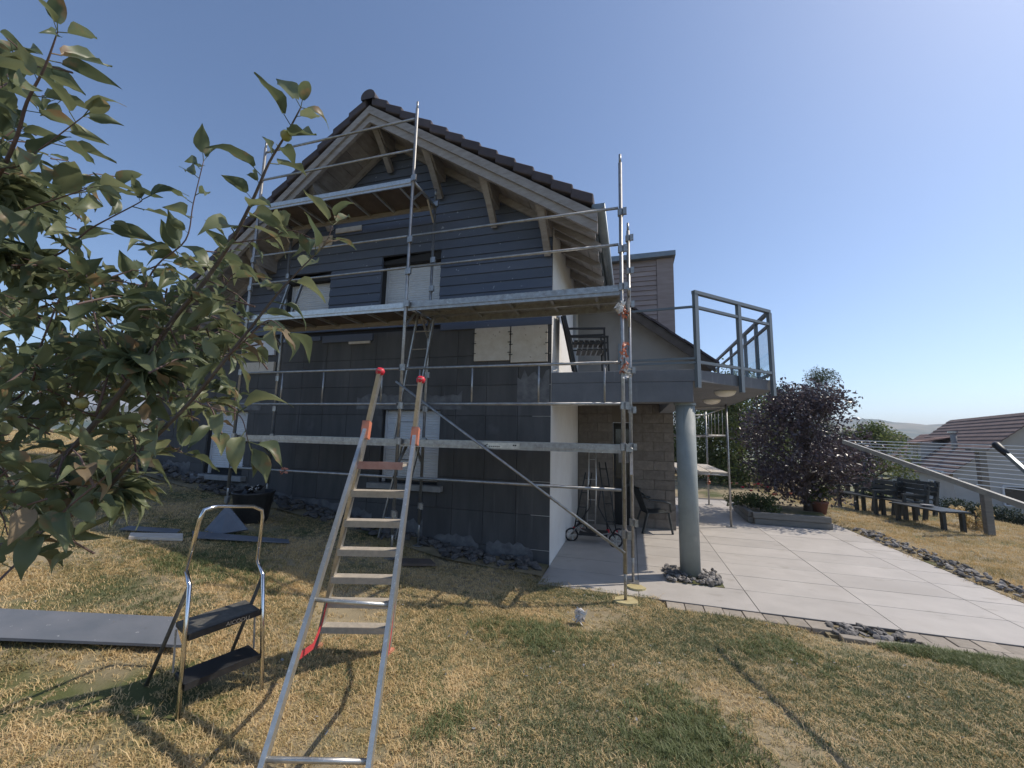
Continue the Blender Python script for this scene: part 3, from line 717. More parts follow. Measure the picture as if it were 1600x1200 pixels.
# ------------------------------------------------------------ tall platform ladder
FLl, FLr = GP(495, 1012), GP(607, 1020)
gz = (FLl.z + FLr.z) / 2
lad = thing('platform_ladder', ((FLl + FLr) / 2)[:], 'tall aluminium platform ladder with red-capped side rails on the dry lawn', 'ladder')
mid = (FLl + FLr) / 2
toC = Vector((-mid.x, -mid.y, 0)).normalized()       # towards the photographer
sd_ = (FLr - FLl); sd_.z = 0; wfoot = sd_.length; sd_.normalize(); fw = Vector((sd_.y, -sd_.x, 0))
def lp(px, py, back): # point in the vertical-ish plane offset 'back' metres towards viewer from the foot line
    n = fw; p0 = mid + fw * back; r = Vector(ray(px, py)); o = Vector((0,0,EYE)); t = (p0 - o).dot(n) / r.dot(n); return o + r * t
cl, cr = lp(595, 577, .70), lp(658, 590, .70)
MBd = lambda a, b, w_, h_: MB().beam(a, b, w_, h_, up=fw)
rails = []
for a, b in ((FLl, cl), (FLr, cr)):
    r_ = MBd(a, b, .026, .055).build('side_rail', M['alu'], lad); rails.append(r_)
    dd = (b - a).normalized()
    MB().tube([b - dd*.035, b - dd*.01, b + dd*.008], [.028, .032, .02], 10).build('end_cap', M['red'], lad, smooth=True)
    MB().box(a.x-.035, a.x+.035, a.y-.045, a.y+.03, a.z-.01, a.z+.03).build('foot', M['orange'], lad)
Ht = cl.z - FLl.z
def onrail(a, b, z): return a + (b - a) * ((z - a.z) / (b.z - a.z))
zplat = onrail(FLl, cl, 0).z
def z_at(py):      # height along the left rail matching an image row
    best = None
    for k in range(400):
        p = FLl + (cl - FLl) * (k / 399); q = ROT.T @ np.array([p.x, p.y, p.z - EYE]); yy = 600 - FPX * q[1] / -q[2]
        if best is None or abs(yy - py) < best[0]: best = (abs(yy - py), p.z)
    return best[1]
for py in (768, 814, 859, 901, 939, 978):
    zz = z_at(py); a, b = onrail(FLl, cl, zz), onrail(FLr, cr, zz)
    mb = MB().beam(a - fw*.005, b - fw*.005, .085, .022); mb.beam(a + fw*.042 - Vector((0,0,.012)), b + fw*.042 - Vector((0,0,.012)), .004, .045)
    mb.build('tread', M['treadwood'], lad)
zz = z_at(724); a, b = onrail(FLl, cl, zz), onrail(FLr, cr, zz)
pl_ = MB().beam(a + fw*.06 + sd_*.03, b + fw*.06 - sd_*.02, .22, .018).build('platform', M['treadwood'], lad)
MB().beam(a + fw*.176 + sd_*.02, b + fw*.176 - sd_*.02, .012, .05).build('platform_edge', M['pinkply'], pl_)
hl, hr = lp(571, 672, .62), lp(648, 682, .62)
for h_ in (hl, hr): MB().beam(h_ - Vector((0,0,.06)), h_ + Vector((0,0,.06)) - fw*.03, .05, .06, up=fw).build('hinge_block', M['orange'], lad)
# front frame: two rails and two bars
kb = 1.32
fl2, fr2 = GP(372, 1330), GP(560, 1335)
# feet on the lawn in line with the rails seen in the photograph
fb = []
for (pa, pb) in (((571, 680), (412, 1192)), ((648, 690), (578, 1192))):
    # foot: follow the image line down to the ground at distance kb towards the viewer
    x_ = pb[0] + (pb[0]-pa[0]) / (pb[1]-pa[1]) * 90; p = GP(x_, pb[1] + 90); fb.append(p)
for h_, f_p in ((hl, fb[0]), (hr, fb[1])):
    MBd(h_, f_p, .024, .05).build('support_rail', M['alu'], lad)
    MB().box(f_p.x-.03, f_p.x+.03, f_p.y-.03, f_p.y+.03, f_p.z-.01, f_p.z+.025).build('foot', M['black'], lad)
def fz(py):
    best = None
    for k in range(400):
        p = hl + (fb[0] - hl) * (k / 399); q = ROT.T @ np.array([p.x, p.y, p.z - EYE]); yy = 600 - FPX * q[1] / -q[2]
        if best is None or abs(yy - py) < best[0]: best = (abs(yy - py), k / 399)
    return best[1]
for py in (937, 1186):
    t_ = fz(py); MB().tube([hl + (fb[0]-hl)*t_, hr + (fb[1]-hr)*t_], .013, 8).build('crossbar', M['alu'], lad, smooth=True)
for a, b, f0, f1 in ((FLl, cl, hl, fb[0]), (FLr, cr, hr, fb[1])):
    p = onrail(a, b, a.z + .42); q = f0 + (f1 - f0) * fz(1030)
    mid_ = (p + q) / 2 - Vector((0,0,.14)); pts = [p, p*.55+mid_*.45 - Vector((0,0,.05)), mid_, q*.6+mid_*.4, q]
    mb = MB()
    for u, v in zip(pts, pts[1:]): mb.beam(u, v, .004, .035)
    mb.build('strap', M['strap'], lad)

# ------------------------------------------------------------ small chrome step stool
s_fl, s_fr = GP(277, 1130), GP(409, 1080); s_rl = GP(228, 1072)
st = thing('step_stool', ((s_fl + s_fr) / 2)[:], 'chrome two-step stool with a tall hoop handle standing on the lawn', 'step stool')
ax_ = s_fr - s_fl; ax_.z = 0; wS = ax_.length; ax_.normalize(); nx_ = Vector((-ax_.y, ax_.x, 0))   # points to the back legs (left)
s_rr = s_rl + ax_ * wS; s_rr.z = zg(s_rr.x, s_rr.y)
def sp(px, py, k):   # on the vertical plane through left (k=0) or right (k=1) legs
    p0 = s_fl if k == 0 else s_fr; r = Vector(ray(px, py)); o = Vector((0,0,EYE)); t = (p0 - o).dot(ax_) / r.dot(ax_); return o + r * t
def knee(k):
    b_ = (s_fl if k == 0 else s_fr)
    return b_ + Vector((0,0,.50)) + nx_ * .02
kn0, kn1 = sp(296, 915, 0), sp(411, 898, 1)
e0, e1 = sp(291, 893, 0), sp(402, 876, 1)
t0, t1 = sp(316, 797, 0), sp(412, 797, 1)
hz = (t0.z + t1.z) / 2
hoop = [e0, e0 + (t0 - e0)*.85, t0*.97 + t1*.03 , t0*.80 + t1*.20 + Vector((0,0,.025)), t0*.2 + t1*.8 + Vector((0,0,.025)), t1*.97+t0*.03, e1 + (t1 - e1)*.85, e1]
MB().tube([s_fl, kn0, e0], .0125, 10).build('front_leg', M['chrome'], st, smooth=True)
MB().tube([s_fr, kn1, e1], .0125, 10).build('front_leg', M['chrome'], st, smooth=True)
MB().tube(hoop, .0115, 10).build('hoop_handle', M['chrome'], st, smooth=True)
for k_, r_ in ((kn0, s_rl), (kn1, s_rr)): MB().tube([k_, r_], .0115, 8).build('rear_leg', M['treadgrey'], st, smooth=True)
def step(zh, deep, nm, fwd):
    a = s_fl + (kn0 - s_fl) * ((zh - s_fl.z) / (kn0.z - s_fl.z)); b = s_fr + (kn1 - s_fr) * ((zh - s_fr.z) / (kn1.z - s_fr.z)); 
    a = a + ax_*.015; b = b - ax_*.015; a.z = b.z = zh
    c = [a - nx_*fwd, b - nx_*fwd, b + nx_*(deep-fwd), a + nx_*(deep-fwd)]
    lo = [v - Vector((0,0,.032)) for v in c]
    o = MB().add(c + lo, [(0,1,2,3),(7,6,5,4),(0,4,5,1),(1,5,6,2),(2,6,7,3),(3,7,4,0)]).build(nm, M['treadgrey'], st, bevel=.004)
    e_ = [c[0]-nx_*.008, c[1]-nx_*.008]
    MB().beam(e_[0]-Vector((0,0,.016)), e_[1]-Vector((0,0,.016)), .014, .036).build('step_edge', M['black'], o)
    return o, e_
zk = s_fl.z
o1, e_ = step(zk + .45, .25, 'step', .0)
o2, _e = step(zk + .19, .18, 'step', .0); o2.data.materials[0] = M['black']
cu = bpy.data.curves.new('mark', 'FONT'); cu.body = 'AICODU'; cu.size = .034; cu.extrude = .0003
to = bpy.data.objects.new('mark', cu); link(to); bpy.context.view_layer.update()
dg = bpy.context.evaluated_depsgraph_get(); tm2 = bpy.data.meshes.new_from_object(to.evaluated_get(dg)); bpy.data.objects.remove(to); tm2.materials.clear(); tm2.materials.append(M['alu'])
ang = math.atan2(ax_.y, ax_.x)
lpz = e_[0] + (e_[1]-e_[0])*.48 - nx_*.0085 - Vector((0,0,.025))
place('step_mark', tm2, o1, loc=lpz, rot=(math.pi/2, 0, ang))
for a, b in ((.0, .0), (1., 1.)):
    p_ = s_fl.lerp(s_fr, a); MB().tube([p_ + Vector((0,0,.43)) + nx_*.22, p_ + Vector((0,0,.2)) + nx_*.18], .006, 6).build('stay', M['galv'], st)

# ------------------------------------------------------------ loose things on the lawn
def slab(pts, th, name, m, lab, cat, par=None, lift=.03):
    n = len(pts); top = [Vector(p) + Vector((0,0,lift+th)) for p in pts]; bot = [Vector(p) + Vector((0,0,lift)) for p in pts]
    o = MB().add(top + bot, [tuple(range(n)), tuple(reversed(range(n, 2*n)))] + [(i, i+n, (i+1)%n+n, (i+1)%n) for i in range(n)]).build(name, M[m])
    return tag(o, lab, cat)
slab([GP(-60, 1012), GP(282, 1024), GP(270, 978), GP(-60, 964)], .018, 'grey_board', 'greyboard', 'wide grey paint-speckled board lying flat at the lower left of the lawn', 'board', lift=.05)
slab([GP(300, 845), GP(452, 853), GP(450, 848), GP(300, 835)], .014, 'thin_plank', 'greyboard', 'long thin grey plank on the shaded grass near the tub', 'plank', lift=.03)
slab([GP(186, 832), GP(275, 838), GP(282, 832), GP(200, 827)], .012, 'offcut', 'greyboard', 'short grey cladding offcut leftmost on the shaded grass', 'offcut', lift=.03)
slab([GP(200, 846), GP(285, 848), GP(285, 840), GP(203, 839)], .03, 'wood_batten', 'bareboard', 'pale wooden batten lying at the edge of the shade', 'batten', lift=.02)
p = GP(322, 832)
tag(MB().add([p + Vector((-.06,0,0)), p + Vector((.22,.0,0)), p + Vector((.40,.25,.02)), p + Vector((-.06,.30,.30)), p + Vector((-.06,.02,0)), p + Vector((.22,.02,-.01)), p + Vector((.40,.27,.01)), p + Vector((-.06,.32,.29))], [(0,1,2,3),(7,6,5,4),(0,4,5,1),(1,5,6,2),(2,6,7,3),(3,7,4,0)]).build('broken_sheet', M['greyboard']), 'broken triangular grey sheet propped in front of the black tub', 'sheet')
slab([GP(628, 888), GP(680, 888), GP(672, 880), GP(622, 879)], .03, 'grating', 'plydeck', 'small ribbed mat on the grass behind the tall ladder', 'mat', lift=.03)
tp = GP(392, 815)
tub = thing('rubble_tub', tp[:], 'black rubble tub full of scraps beside the left scaffold foot', 'tub')
MB().lathe(tp, [(.20, 0), (.215, .03), (.27, .40), (.285, .42), (.285, .44), (.255, .44), (.24, .33)], 24).build('tub_body', M['black'], tub, smooth=True)
rag(tp + Vector((0,0,.42)), 30, 'black', .13, 'scrap', tub, .06); rag(tp + Vector((.03,-.02,.47)), 12, 'film', .06, 'scrap', tub, .03)
pp = GP(907, 978)
mb = MB(); 
for k in range(16):
    a = [pp + Vector((random.uniform(-.07,.07), random.uniform(-.05,.05), random.uniform(.02,.17))) for _ in range(4)]; mb.add(a, [(0,1,2),(1,3,2)])
tag(mb.build('paper_scrap', M['paper']), 'crumpled white paper lying on the grass left of the yellow pad', 'paper')
gs = tag(grid('gravel_bed', list(np.arange(-10.2, -1.19, .3)), [5.62, 5.9, 6.13], lambda x, y: zg(x, y) + .02, M['soil']), 'bed of dark stones along the foot of the house wall', None, None, 'structure')
def f_():
    x = -10.1 + 8.8 * random.random(); y = 6.12 - .46 * random.random() ** 1.3
    return (x, y, zg(x, y) + .03 + (.10 if x < -7.8 else 0) * random.random())
scatter_stones(gs, DSM, 300, f_, .035, .085)

# ------------------------------------------------------------ under the balcony
def plastic_chair(loc, rz, label, m='darkgreen', group=None):
    c = thing('garden_chair', loc, label, 'chair', group, rz)
    L_ = dict(local=True)
    MB().add([(-.22,-.22,.43),(.22,-.22,.43),(.20,.20,.40),(-.20,.20,.40),(-.22,-.22,.40),(.22,-.22,.40),(.20,.20,.37),(-.20,.20,.37)], [(0,1,2,3),(7,6,5,4),(0,4,5,1),(1,5,6,2),(2,6,7,3),(3,7,4,0)]).build('seat', M[m], c, bevel=.008, **L_)
    mb = MB()
    for k in range(6):
        xx = -.19 + .076*k; mb.beam((xx, .20, .41), (xx*1.05, .36, .86), .055, .012, up=(0,1,0))
    mb.beam((-.23,.36,.87),(.23,.36,.87), .03, .05); mb.build('backrest', M[m], c, **L_)
    for sx in (-1, 1):
        MB().tube([(sx*.25,.34,.80),(sx*.27,.18,.66),(sx*.28,-.10,.64),(sx*.27,-.24,.60),(sx*.25,-.26,.43)], [.018,.022,.026,.024,.02], 8).build('armrest', M[m], c, smooth=True, **L_)
        MB().beam((sx*.23,-.22,.42),(sx*.27,-.28,0), .055, .035).build('leg', M[m], c, **L_)
        MB().beam((sx*.20,.20,.40),(sx*.25,.32,0), .055, .035).build('leg', M[m], c, **L_)
    return c
p = PZ(1022, 830, 0)
plastic_chair((p.x, p.y, 0), R_(108), 'dark plastic garden armchair on the terrace beside the block pillar')
p2 = PZ(985, 818, 0)
plastic_chair((p2.x, p2.y + .1, 0), R_(200), 'dark plastic chair half hidden behind the scaffold poles')
# slatted chairs stacked on the balcony
bc = PZ(918, 584, ZB)
def bal_chair(dx, dz, label):
    c = thing('balcony_chair', (bc.x + dx, bc.y + .35, ZB + dz), label, 'chair', 'chairs stacked on the balcony', R_(100))
    k = dict(local=True)
    for sx in (-1, 1):
        MB().beam((sx*.25,-.28,0),(sx*.25,-.26,.62), .035,.03).build('leg', M['black'], c, **k)
        MB().beam((sx*.25,.22,0),(sx*.25,.42,.98), .035,.035).build('leg', M['black'], c, **k)
        MB().beam((sx*.25,-.28,.62),(sx*.25,.33,.62), .05,.025).build('armrest', M['black'], c, **k)
        MB().beam((sx*.25,-.27,.52),(sx*.25,.30,.50), .02,.02).build('side_bar', M['black'], c, **k)
    for q in range(6): MB().beam((-.24,-.24+.085*q,.42),(.24,-.24+.085*q,.42), .06,.018).build('seat_slat', M['black'], c, **k)
    MB().beam((0,.285,.50),(0,.41,.96), .48,.014, up=(0,1,0)).build('backrest', M['black'], c, **k)
bal_chair(0, 0, 'lower black armchair of the pair stacked on the balcony'); bal_chair(-.05, .14, 'upper black armchair of the pair stacked on the balcony')
# folded trolley with wheels, folded loungers
tr0, tr1 = PZ(893, 845, 0), PZ(962, 855, 0)
tro = thing('folded_walker', ((tr0 + tr1)/2)[:], 'folded walker with large black wheels under the balcony', 'walker')
def wheel(c, r, par, ang):
    c = Vector(c); ux = Vector((math.cos(ang), math.sin(ang), 0)); ring = [c + ux*r*math.cos(t) + Vector((0,0,1))*r*math.sin(t) for t in np.linspace(0, 2*math.pi, 21)]
    wh = MB().tube(ring, .016, 8, False).build('wheel', M['black'], par, smooth=True)
    for k in range(5):
        t = 2*math.pi*k/5; MB().beam(c, c + ux*(r-.01)*math.cos(t) + Vector((0,0,1))*(r-.01)*math.sin(t), .012, .022).build('spoke', M['alu'], wh)
wheel(tr0 + Vector((0,0,.11)), .11, tro, .3); wheel(tr1 + Vector((0,0,.11)), .11, tro, .1)
wheel(tr0 + Vector((.12,.5,.11)), .11, tro, .3); wheel(tr1 + Vector((.05,.45,.11)), .11, tro, .1)
m_ = (tr0 + tr1)/2
MB().tube([tr0 + Vector((0,0,.12)), tr0 + Vector((.08,0,.24)), m_ + Vector((0,.03,.14)), tr1 + Vector((-.1,0,.22)), tr1 + Vector((0,0,.12))], .013, 8).build('frame', M['galv'], tro, smooth=True)
for a, b in ((tr0, 1.0), (tr1, .95)):
    MB().tube([a + Vector((0,.03,.12)), m_ + Vector((-.06 if b == 1 else .08,.2,.62)), m_ + Vector((-.1 if b == 1 else .12,.3,b))], .012, 8).build('handle_tube', M['black'], tro, smooth=True)
MB().beam(m_ + Vector((-.25,.15,.16)), m_ + Vector((.25,.15,.16)), .3, .06).build('basket', M['black'], tro)
def leaner(pa, pb, y, label, name, m, w_=.08):
    a = PZ(*pa, 0); b = PY(*pb, y); e = thing(name, a[:], label, name.split('_')[-1])
    for k, off in enumerate((0, .16)):
        MB().tube([a + Vector((off,0,0)), a.lerp(b, .5) + Vector((off,-.02,.0)), b + Vector((off*.8,0,0))], .014, 8).build('frame_tube', M[m], e, smooth=True)
    for k in range(4):
        q = a.lerp(b, .15 + .25*k); MB().tube([q, q + Vector((.15,0,0))], .010, 6).build('cross_tube', M[m], e)
    MB().box(a.x-.03, a.x+.03, a.y-.03, a.y+.03, 0, .06).build('foot', M['red'], e); MB().box(a.x+.13, a.x+.19, a.y-.03, a.y+.03, 0, .06).build('foot', M['red'], e)
leaner((917, 832), (921, 705), 8.5, 'upright folded stepladder with red feet against the block wall', 'folded_stepladder', 'alu')
leaner((950, 832), (936, 722), 8.9, 'folded lounger frame leaning right of the folded stepladder', 'folded_lounger', 'darkgreen')
leaner((897, 828), (915, 738), 8.6, 'dark folded lounger frame leaning against the white wall', 'folded_lounger', 'darkgreen')

# ------------------------------------------------------------ terrace end: far scaffold tower, bed, shrub
a, b = PZ(1143, 824, 0), PZ(1108, 789, 0)
fs = thing('scaffold_tower', a[:], 'small scaffold tower with a worn wooden deck at the end of the terrace', 'scaffold')
c_ = Vector((a.x - 1.45, a.y + .35, 0)); d_ = Vector((b.x - 1.35, b.y + .4, 0))
for q in (a, b, c_, d_):
    tb(q, q + Vector((0,0,2.75)), 'standard', par=fs)
    MB().box(q.x-.09, q.x+.09, q.y-.09, q.y+.09, 0, .014).build('base_plate', M['galv'], fs)
for z_ in (2.65, 2.0, 1.12):
    tb(a + Vector((0,0,z_)), b + Vector((0,0,z_)), 'rail', .018, par=fs); tb(c_ + Vector((0,0,z_)), d_ + Vector((0,0,z_)), 'rail', .018, par=fs)
    tb(a + Vector((0,0,z_)), c_ + Vector((0,0,z_)), 'rail', .018, par=fs); tb(b + Vector((0,0,z_)), d_ + Vector((0,0,z_)), 'rail', .018, par=fs)
for k in range(1, 6):
    q = a.lerp(b, k/6); tb(q + Vector((0,0,2.0)), q + Vector((0,0,2.65)), 'spindle', .010, par=fs, n=6)
for k in range(4):
    t0_, t1_ = k/4 + .01, (k+1)/4 - .01
    A1, A2 = c_.lerp(a, t0_), c_.lerp(a, t1_); B1, B2 = d_.lerp(b, t0_), d_.lerp(b, t1_)
    vs = [v + Vector((0,0,1.18)) for v in (A1, A2, B2, B1)] + [v + Vector((0,0,1.14)) for v in (A1, A2, B2, B1)]
    MB().add(vs, [(0,1,2,3),(7,6,5,4),(0,4,5,1),(1,5,6,2),(2,6,7,3),(3,7,4,0)]).build('deck_plank', M['bareboard'], fs)
rag(b + Vector((0,-.02,.75)), 16, 'orange', .05, 'orange_tape', fs, .3)

# foliage generator
def leaves(clumps, n, size, flat=.6, aspect=.55, up=.3):
    tot = sum(c[3]*c[4]*c[5] for c in clumps) ; V = []; F = []
    for c in clumps:
        k = max(4, int(n * c[3]*c[4]*c[5] / tot))
        d = rng.normal(size=(k, 3)); d /= np.linalg.norm(d, axis=1)[:, None]; r = rng.random(k) ** .45
        P = np.array(c[:3]) + d * r[:, None] * np.array(c[3:6])
        nrm = d * .6 + rng.normal(size=(k, 3)) * .7; nrm[:, 2] += up; nrm /= np.linalg.norm(nrm, axis=1)[:, None]
        t = np.cross(nrm, rng.normal(size=(k, 3))); t /= np.linalg.norm(t, axis=1)[:, None]; b_ = np.cross(nrm, t)
        s = size * rng.uniform(.6, 1.35, k)[:, None]
        q = np.stack([P - t*s*.5, P + b_*s*aspect*.5 + nrm*s*.08, P + t*s*.5, P - b_*s*aspect*.5 + nrm*s*.08], 1)
        n0 = len(V) ; V.append(q.reshape(-1, 3))
    V = np.concatenate(V); F = np.arange(len(V)).reshape(-1, 4)
    return V, F
def leafmesh(name, clumps, n, size, m, par, **kw):
    V, F = leaves(clumps, n, size, **kw); me = bpy.data.meshes.new(name); me.from_pydata(V.tolist(), [], F.tolist()); me.materials.append(m)
    return place(name, me, par)
def tree(name, base, H, rad, label, cat, m, nleaf, size, ncl=26, trunk_h=.25, tr=.09, shape='round', spikes=0, group=None, seed=1, **kw):
    rn = random.Random(seed); e = thing(name, base, label, cat, group); B = Vector(base); cl = []
    limbs = MB(); top = B + Vector((0,0,H*.75))
    limbs.tube([B - Vector((0,0,.1)), B + Vector((.02,0,H*.3)), top], [tr, tr*.75, tr*.25], 8)
    for k in range(ncl):
        h = rn.uniform(trunk_h, 1.); a = rn.uniform(0, 2*math.pi)
        prof = math.sin(math.pi * min(.97, max(.12, (h - trunk_h*.5) / (1.02 - trunk_h*.5)))) ** .6 if shape == 'round' else (1.05 - h) ** .7
        rr = rad * prof * rn.uniform(.35, .85)
        c = (B.x + rr*math.cos(a), B.y + rr*math.sin(a), B.z + H*h*.93); s = rad * rn.uniform(.24, .42)
        cl.append((*c, s, s, s*.8))
        if k % 2 == 0: limbs.tube([B + Vector((0,0,H*h*.5)), Vector(c)*.6 + (B + Vector((0,0,H*h*.6)))*.4, Vector(c)], [tr*.4, tr*.25, tr*.1], 5)
    for k in range(spikes):
        a = rn.uniform(0, 6.28); rr = rad*rn.uniform(.1,.7); hh = H*rn.uniform(.93,1.07)
        for q in range(4): cl.append((B.x+rr*math.cos(a), B.y+rr*math.sin(a), B.z+hh*(.85+.05*q), rad*.07, rad*.07, rad*.12))
    limbs.build('trunk', M['bark'], e, smooth=True)
    leafmesh('crown', cl, nleaf, size, m, e, **kw)
    return e
# raised bed with sleepers
b0, b1, b2, b3 = PZ(1150, 798, 0), PZ(1175, 818, 0), PZ(1305, 828, 0), PZ(1300, 800, 0)
bed = thing('raised_bed', ((b0+b2)/2)[:], 'low raised bed edged with grey sleepers at the terrace corner', 'raised bed')
for u, v in ((b0, b1), (b1, b2)):
    dd = (v - u).normalized()
    for k in range(2):
        o_ = Vector((random.uniform(-.02,.02),)*2 + (0,))
        MB().beam(u + dd*.03 + o_ + Vector((0,0,.07+.135*k)), v - dd*.06 + o_ + Vector((0,0,.07+.135*k)), .12, .13).build('sleeper', M['timber'], bed, bevel=.01)
MB().prismz([(b0.x+.05,b0.y), (b1.x+.08,b1.y+.08), (b2.x-.05,b2.y+.08), (b2.x+.6,b2.y+2.6), (b0.x+.3,b0.y+1.6)], 0, .16).build('soil', M['soil'], bed)
base = PZ(1238, 797, .15)
tree('purple_plum', (base.x + .35, base.y, .12), 3.3, 1.62, 'dense dark purple-leaved shrub rising from the raised bed', 'shrub', M['plum'], 12500, .10, ncl=64, trunk_h=.16, tr=.11, spikes=9, seed=4)
for k, (px, py, lab) in enumerate(((1175, 800, 'low flowering plants at the left end of the raised bed'), (1205, 806, 'low flowering plants nearest the front sleeper of the raised bed'))):
    p = PZ(px, py, .12); e = thing('flower_plant', p[:], lab, 'plant')
    leafmesh('foliage', [(p.x+random.uniform(-.45,.45), p.y+random.uniform(-.2,.4), .28+random.uniform(0,.25), .22,.22,.18) for _ in range(9)], 1100, .06, M['green'], e)
    for q in range(6):
        c = p + Vector((random.uniform(-.5,.5), random.uniform(-.2,.3), .5+random.uniform(0,.25)))
        MB().lathe(c, [(.012,-.02),(.035,0),(.045,.015),(.02,.025)], 7).build('bloom', M['red' if q % 3 == 0 else 'orange'], e)
p = PZ(1281, 803, .1)
pot = thing('flower_pot', p[:], 'terracotta pot with a drooping plant at the right of the raised bed', 'flower pot')
MB().lathe((p.x, p.y, .1), [(.13,0),(.19,.26),(.205,.27),(.205,.32),(.17,.32),(.16,.24)], 18).build('pot_body', M['terracotta'], pot, smooth=True)
leafmesh('foliage', [(p.x+random.uniform(-.2,.2), p.y, .55+random.uniform(-.1,.25), .2,.2,.2) for _ in range(5)], 420, .09, M['green'], pot)

# green trees behind the terrace
def tr_at(px, py, Y, **k): q = PY(px, py, Y); return (q.x, q.y, zg(q.x, q.y))
tree('hedge_tree', tr_at(1112, 760, 22), 4.9, 2.4, 'bushy green tree farthest left behind the scaffold tower', 'tree', M['lightgreen'], 9000, .15, ncl=40, trunk_h=.05, group='trees behind the terrace', seed=11)
tree('hedge_tree', tr_at(1160, 760, 20), 5.2, 2.2, 'taller green tree directly left of the purple shrub', 'tree', M['lightgreen'], 10000, .14, ncl=44, trunk_h=.05, spikes=6, group='trees behind the terrace', seed=12)
tree('hedge_tree', tr_at(1060, 760, 25), 4.5, 2.8, 'green tree glimpsed between block pillar and column', 'tree', M['darkgreenleaf'], 7000, .16, ncl=34, trunk_h=.05, group='trees behind the terrace', seed=13)
tree('hedge_tree', tr_at(1215, 760, 24), 5.0, 2.6, 'dark green tree hidden mostly behind the purple shrub', 'tree', M['darkgreenleaf'], 7000, .16, ncl=34, trunk_h=.05, group='trees behind the terrace', seed=17)
tree('wispy_tree', tr_at(1300, 760, 24), 6.2, 1.5, 'tall wispy pale green tree behind the purple shrub', 'tree', M['palegreen'], 7500, .14, ncl=30, trunk_h=.3, aspect=.22, spikes=6, seed=14)
tree('round_shrub', tr_at(1362, 775, 20), 2.9, 1.6, 'rounded green shrub behind the benches', 'shrub', M['lightgreen'], 7000, .11, ncl=30, trunk_h=.03, seed=15)
tree('round_shrub', tr_at(1325, 775, 18), 2.3, 1.0, 'small dark green shrub between purple shrub and benches', 'shrub', M['darkgreenleaf'], 4500, .10, ncl=24, trunk_h=.03, seed=16)
q = PD(1541, 812, 12); q.z = zg(q.x, q.y)
tree('dry_bush', (GP(1525, 826).x, GP(1525, 826).y, GP(1525, 826).z), .55, .45, 'small straw-coloured bush beside the table end', 'bush', M['drygrass'], 900, .07, ncl=12, trunk_h=.05, tr=.02, seed=19)

# benches and table on the far lawn
def bench(loc, rz, L, label):
    c = thing('garden_bench', loc, label, 'bench', 'dark benches on the dry grass', rz); k = dict(local=True)
    for q in range(3): MB().beam((-L/2, -.20+.16*q, .44), (L/2, -.20+.16*q, .44), .14, .035).build('seat_slat', M['darkgreen'], c, **k)
    for q in range(3): MB().beam((-L/2, .27+.03*q, .58+.13*q), (L/2, .27+.03*q, .58+.13*q), .03, .105).build('back_slat', M['darkgreen'], c, **k)
    for sx in (-1, 0, 1):
        x = sx*(L/2-.08)
        MB().beam((x,-.22,0),(x,-.22,.42), .08,.07).build('leg', M['darkgreen'], c, **k); MB().beam((x,.22,0),(x,.36,.92), .07,.08).build('leg', M['darkgreen'], c, **k)
        if sx: MB().beam((x,-.26,.64),(x,.28,.64), .08,.04).build('armrest', M['darkgreen'], c, **k); MB().beam((x,-.22,.42),(x,-.22,.62), .06,.05).build('arm_post', M['darkgreen'], c, **k)
    return c
u0, u1 = GP(1348, 797), GP(1462, 823)
bd = (u1 - u0); bd.z = 0; bang = math.atan2(bd.y, bd.x)
for (px, py, L, lab) in ((1352, 798, 1.5, 'dark slatted garden bench farthest left, nearest the shrubs'), (1395, 806, 1.5, 'dark slatted garden bench just left of the low table'), (1418, 800, 1.3, 'dark slatted garden bench set behind the other two')):
    p = GP(px, py); bench(p[:], bang, L, lab)
p = GP(1452, 822)
tbl = thing('low_table', p[:], 'low dark garden table at the right end of the benches', 'table', None, bang)
for q in range(4): MB().beam((-.68, -.24+.16*q, .43), (.68, -.24+.16*q, .43), .15, .035).build('top_slat', M['darkgreen'], tbl, local=True)
for sx in (-1, 1):
    for sy in (-1, 1): MB().beam((sx*.58, sy*.2, 0), (sx*.58, sy*.2, .41), .08, .07).build('leg', M['darkgreen'], tbl, local=True)
dish = MB().lathe(Vector((p.x, p.y, p.z + .448)), [(.05, 0), (.11, .02), (.12, .045), (.10, .045)], 14).build('ashtray', M['sill']); tag(dish, 'small pale dish on the low garden table', 'dish')
hd = thing('low_hedge', tuple(GP(1560, 815)), 'clipped dark hedge along the lower edge of the right lawn', 'hedge')
h0, h1 = PD(1478, 800, 19), PD(1720, 815, 15); cl = []
for k in range(26):
    q = h0.lerp(h1, k/25); q.z = zg(q.x, q.y); cl.append((q.x, q.y, q.z + .45, .5, .5, .5))
leafmesh('foliage', cl, 9000, .09, M['darkgreenleaf'], hd)
mb = MB()
for k in range(8): q = h0.lerp(h1, k/7); z_ = zg(q.x, q.y); mb.tube([(q.x, q.y, z_-.1), (q.x, q.y, z_+.5)], .03, 6)
mb.build('stems', M['bark'], hd)
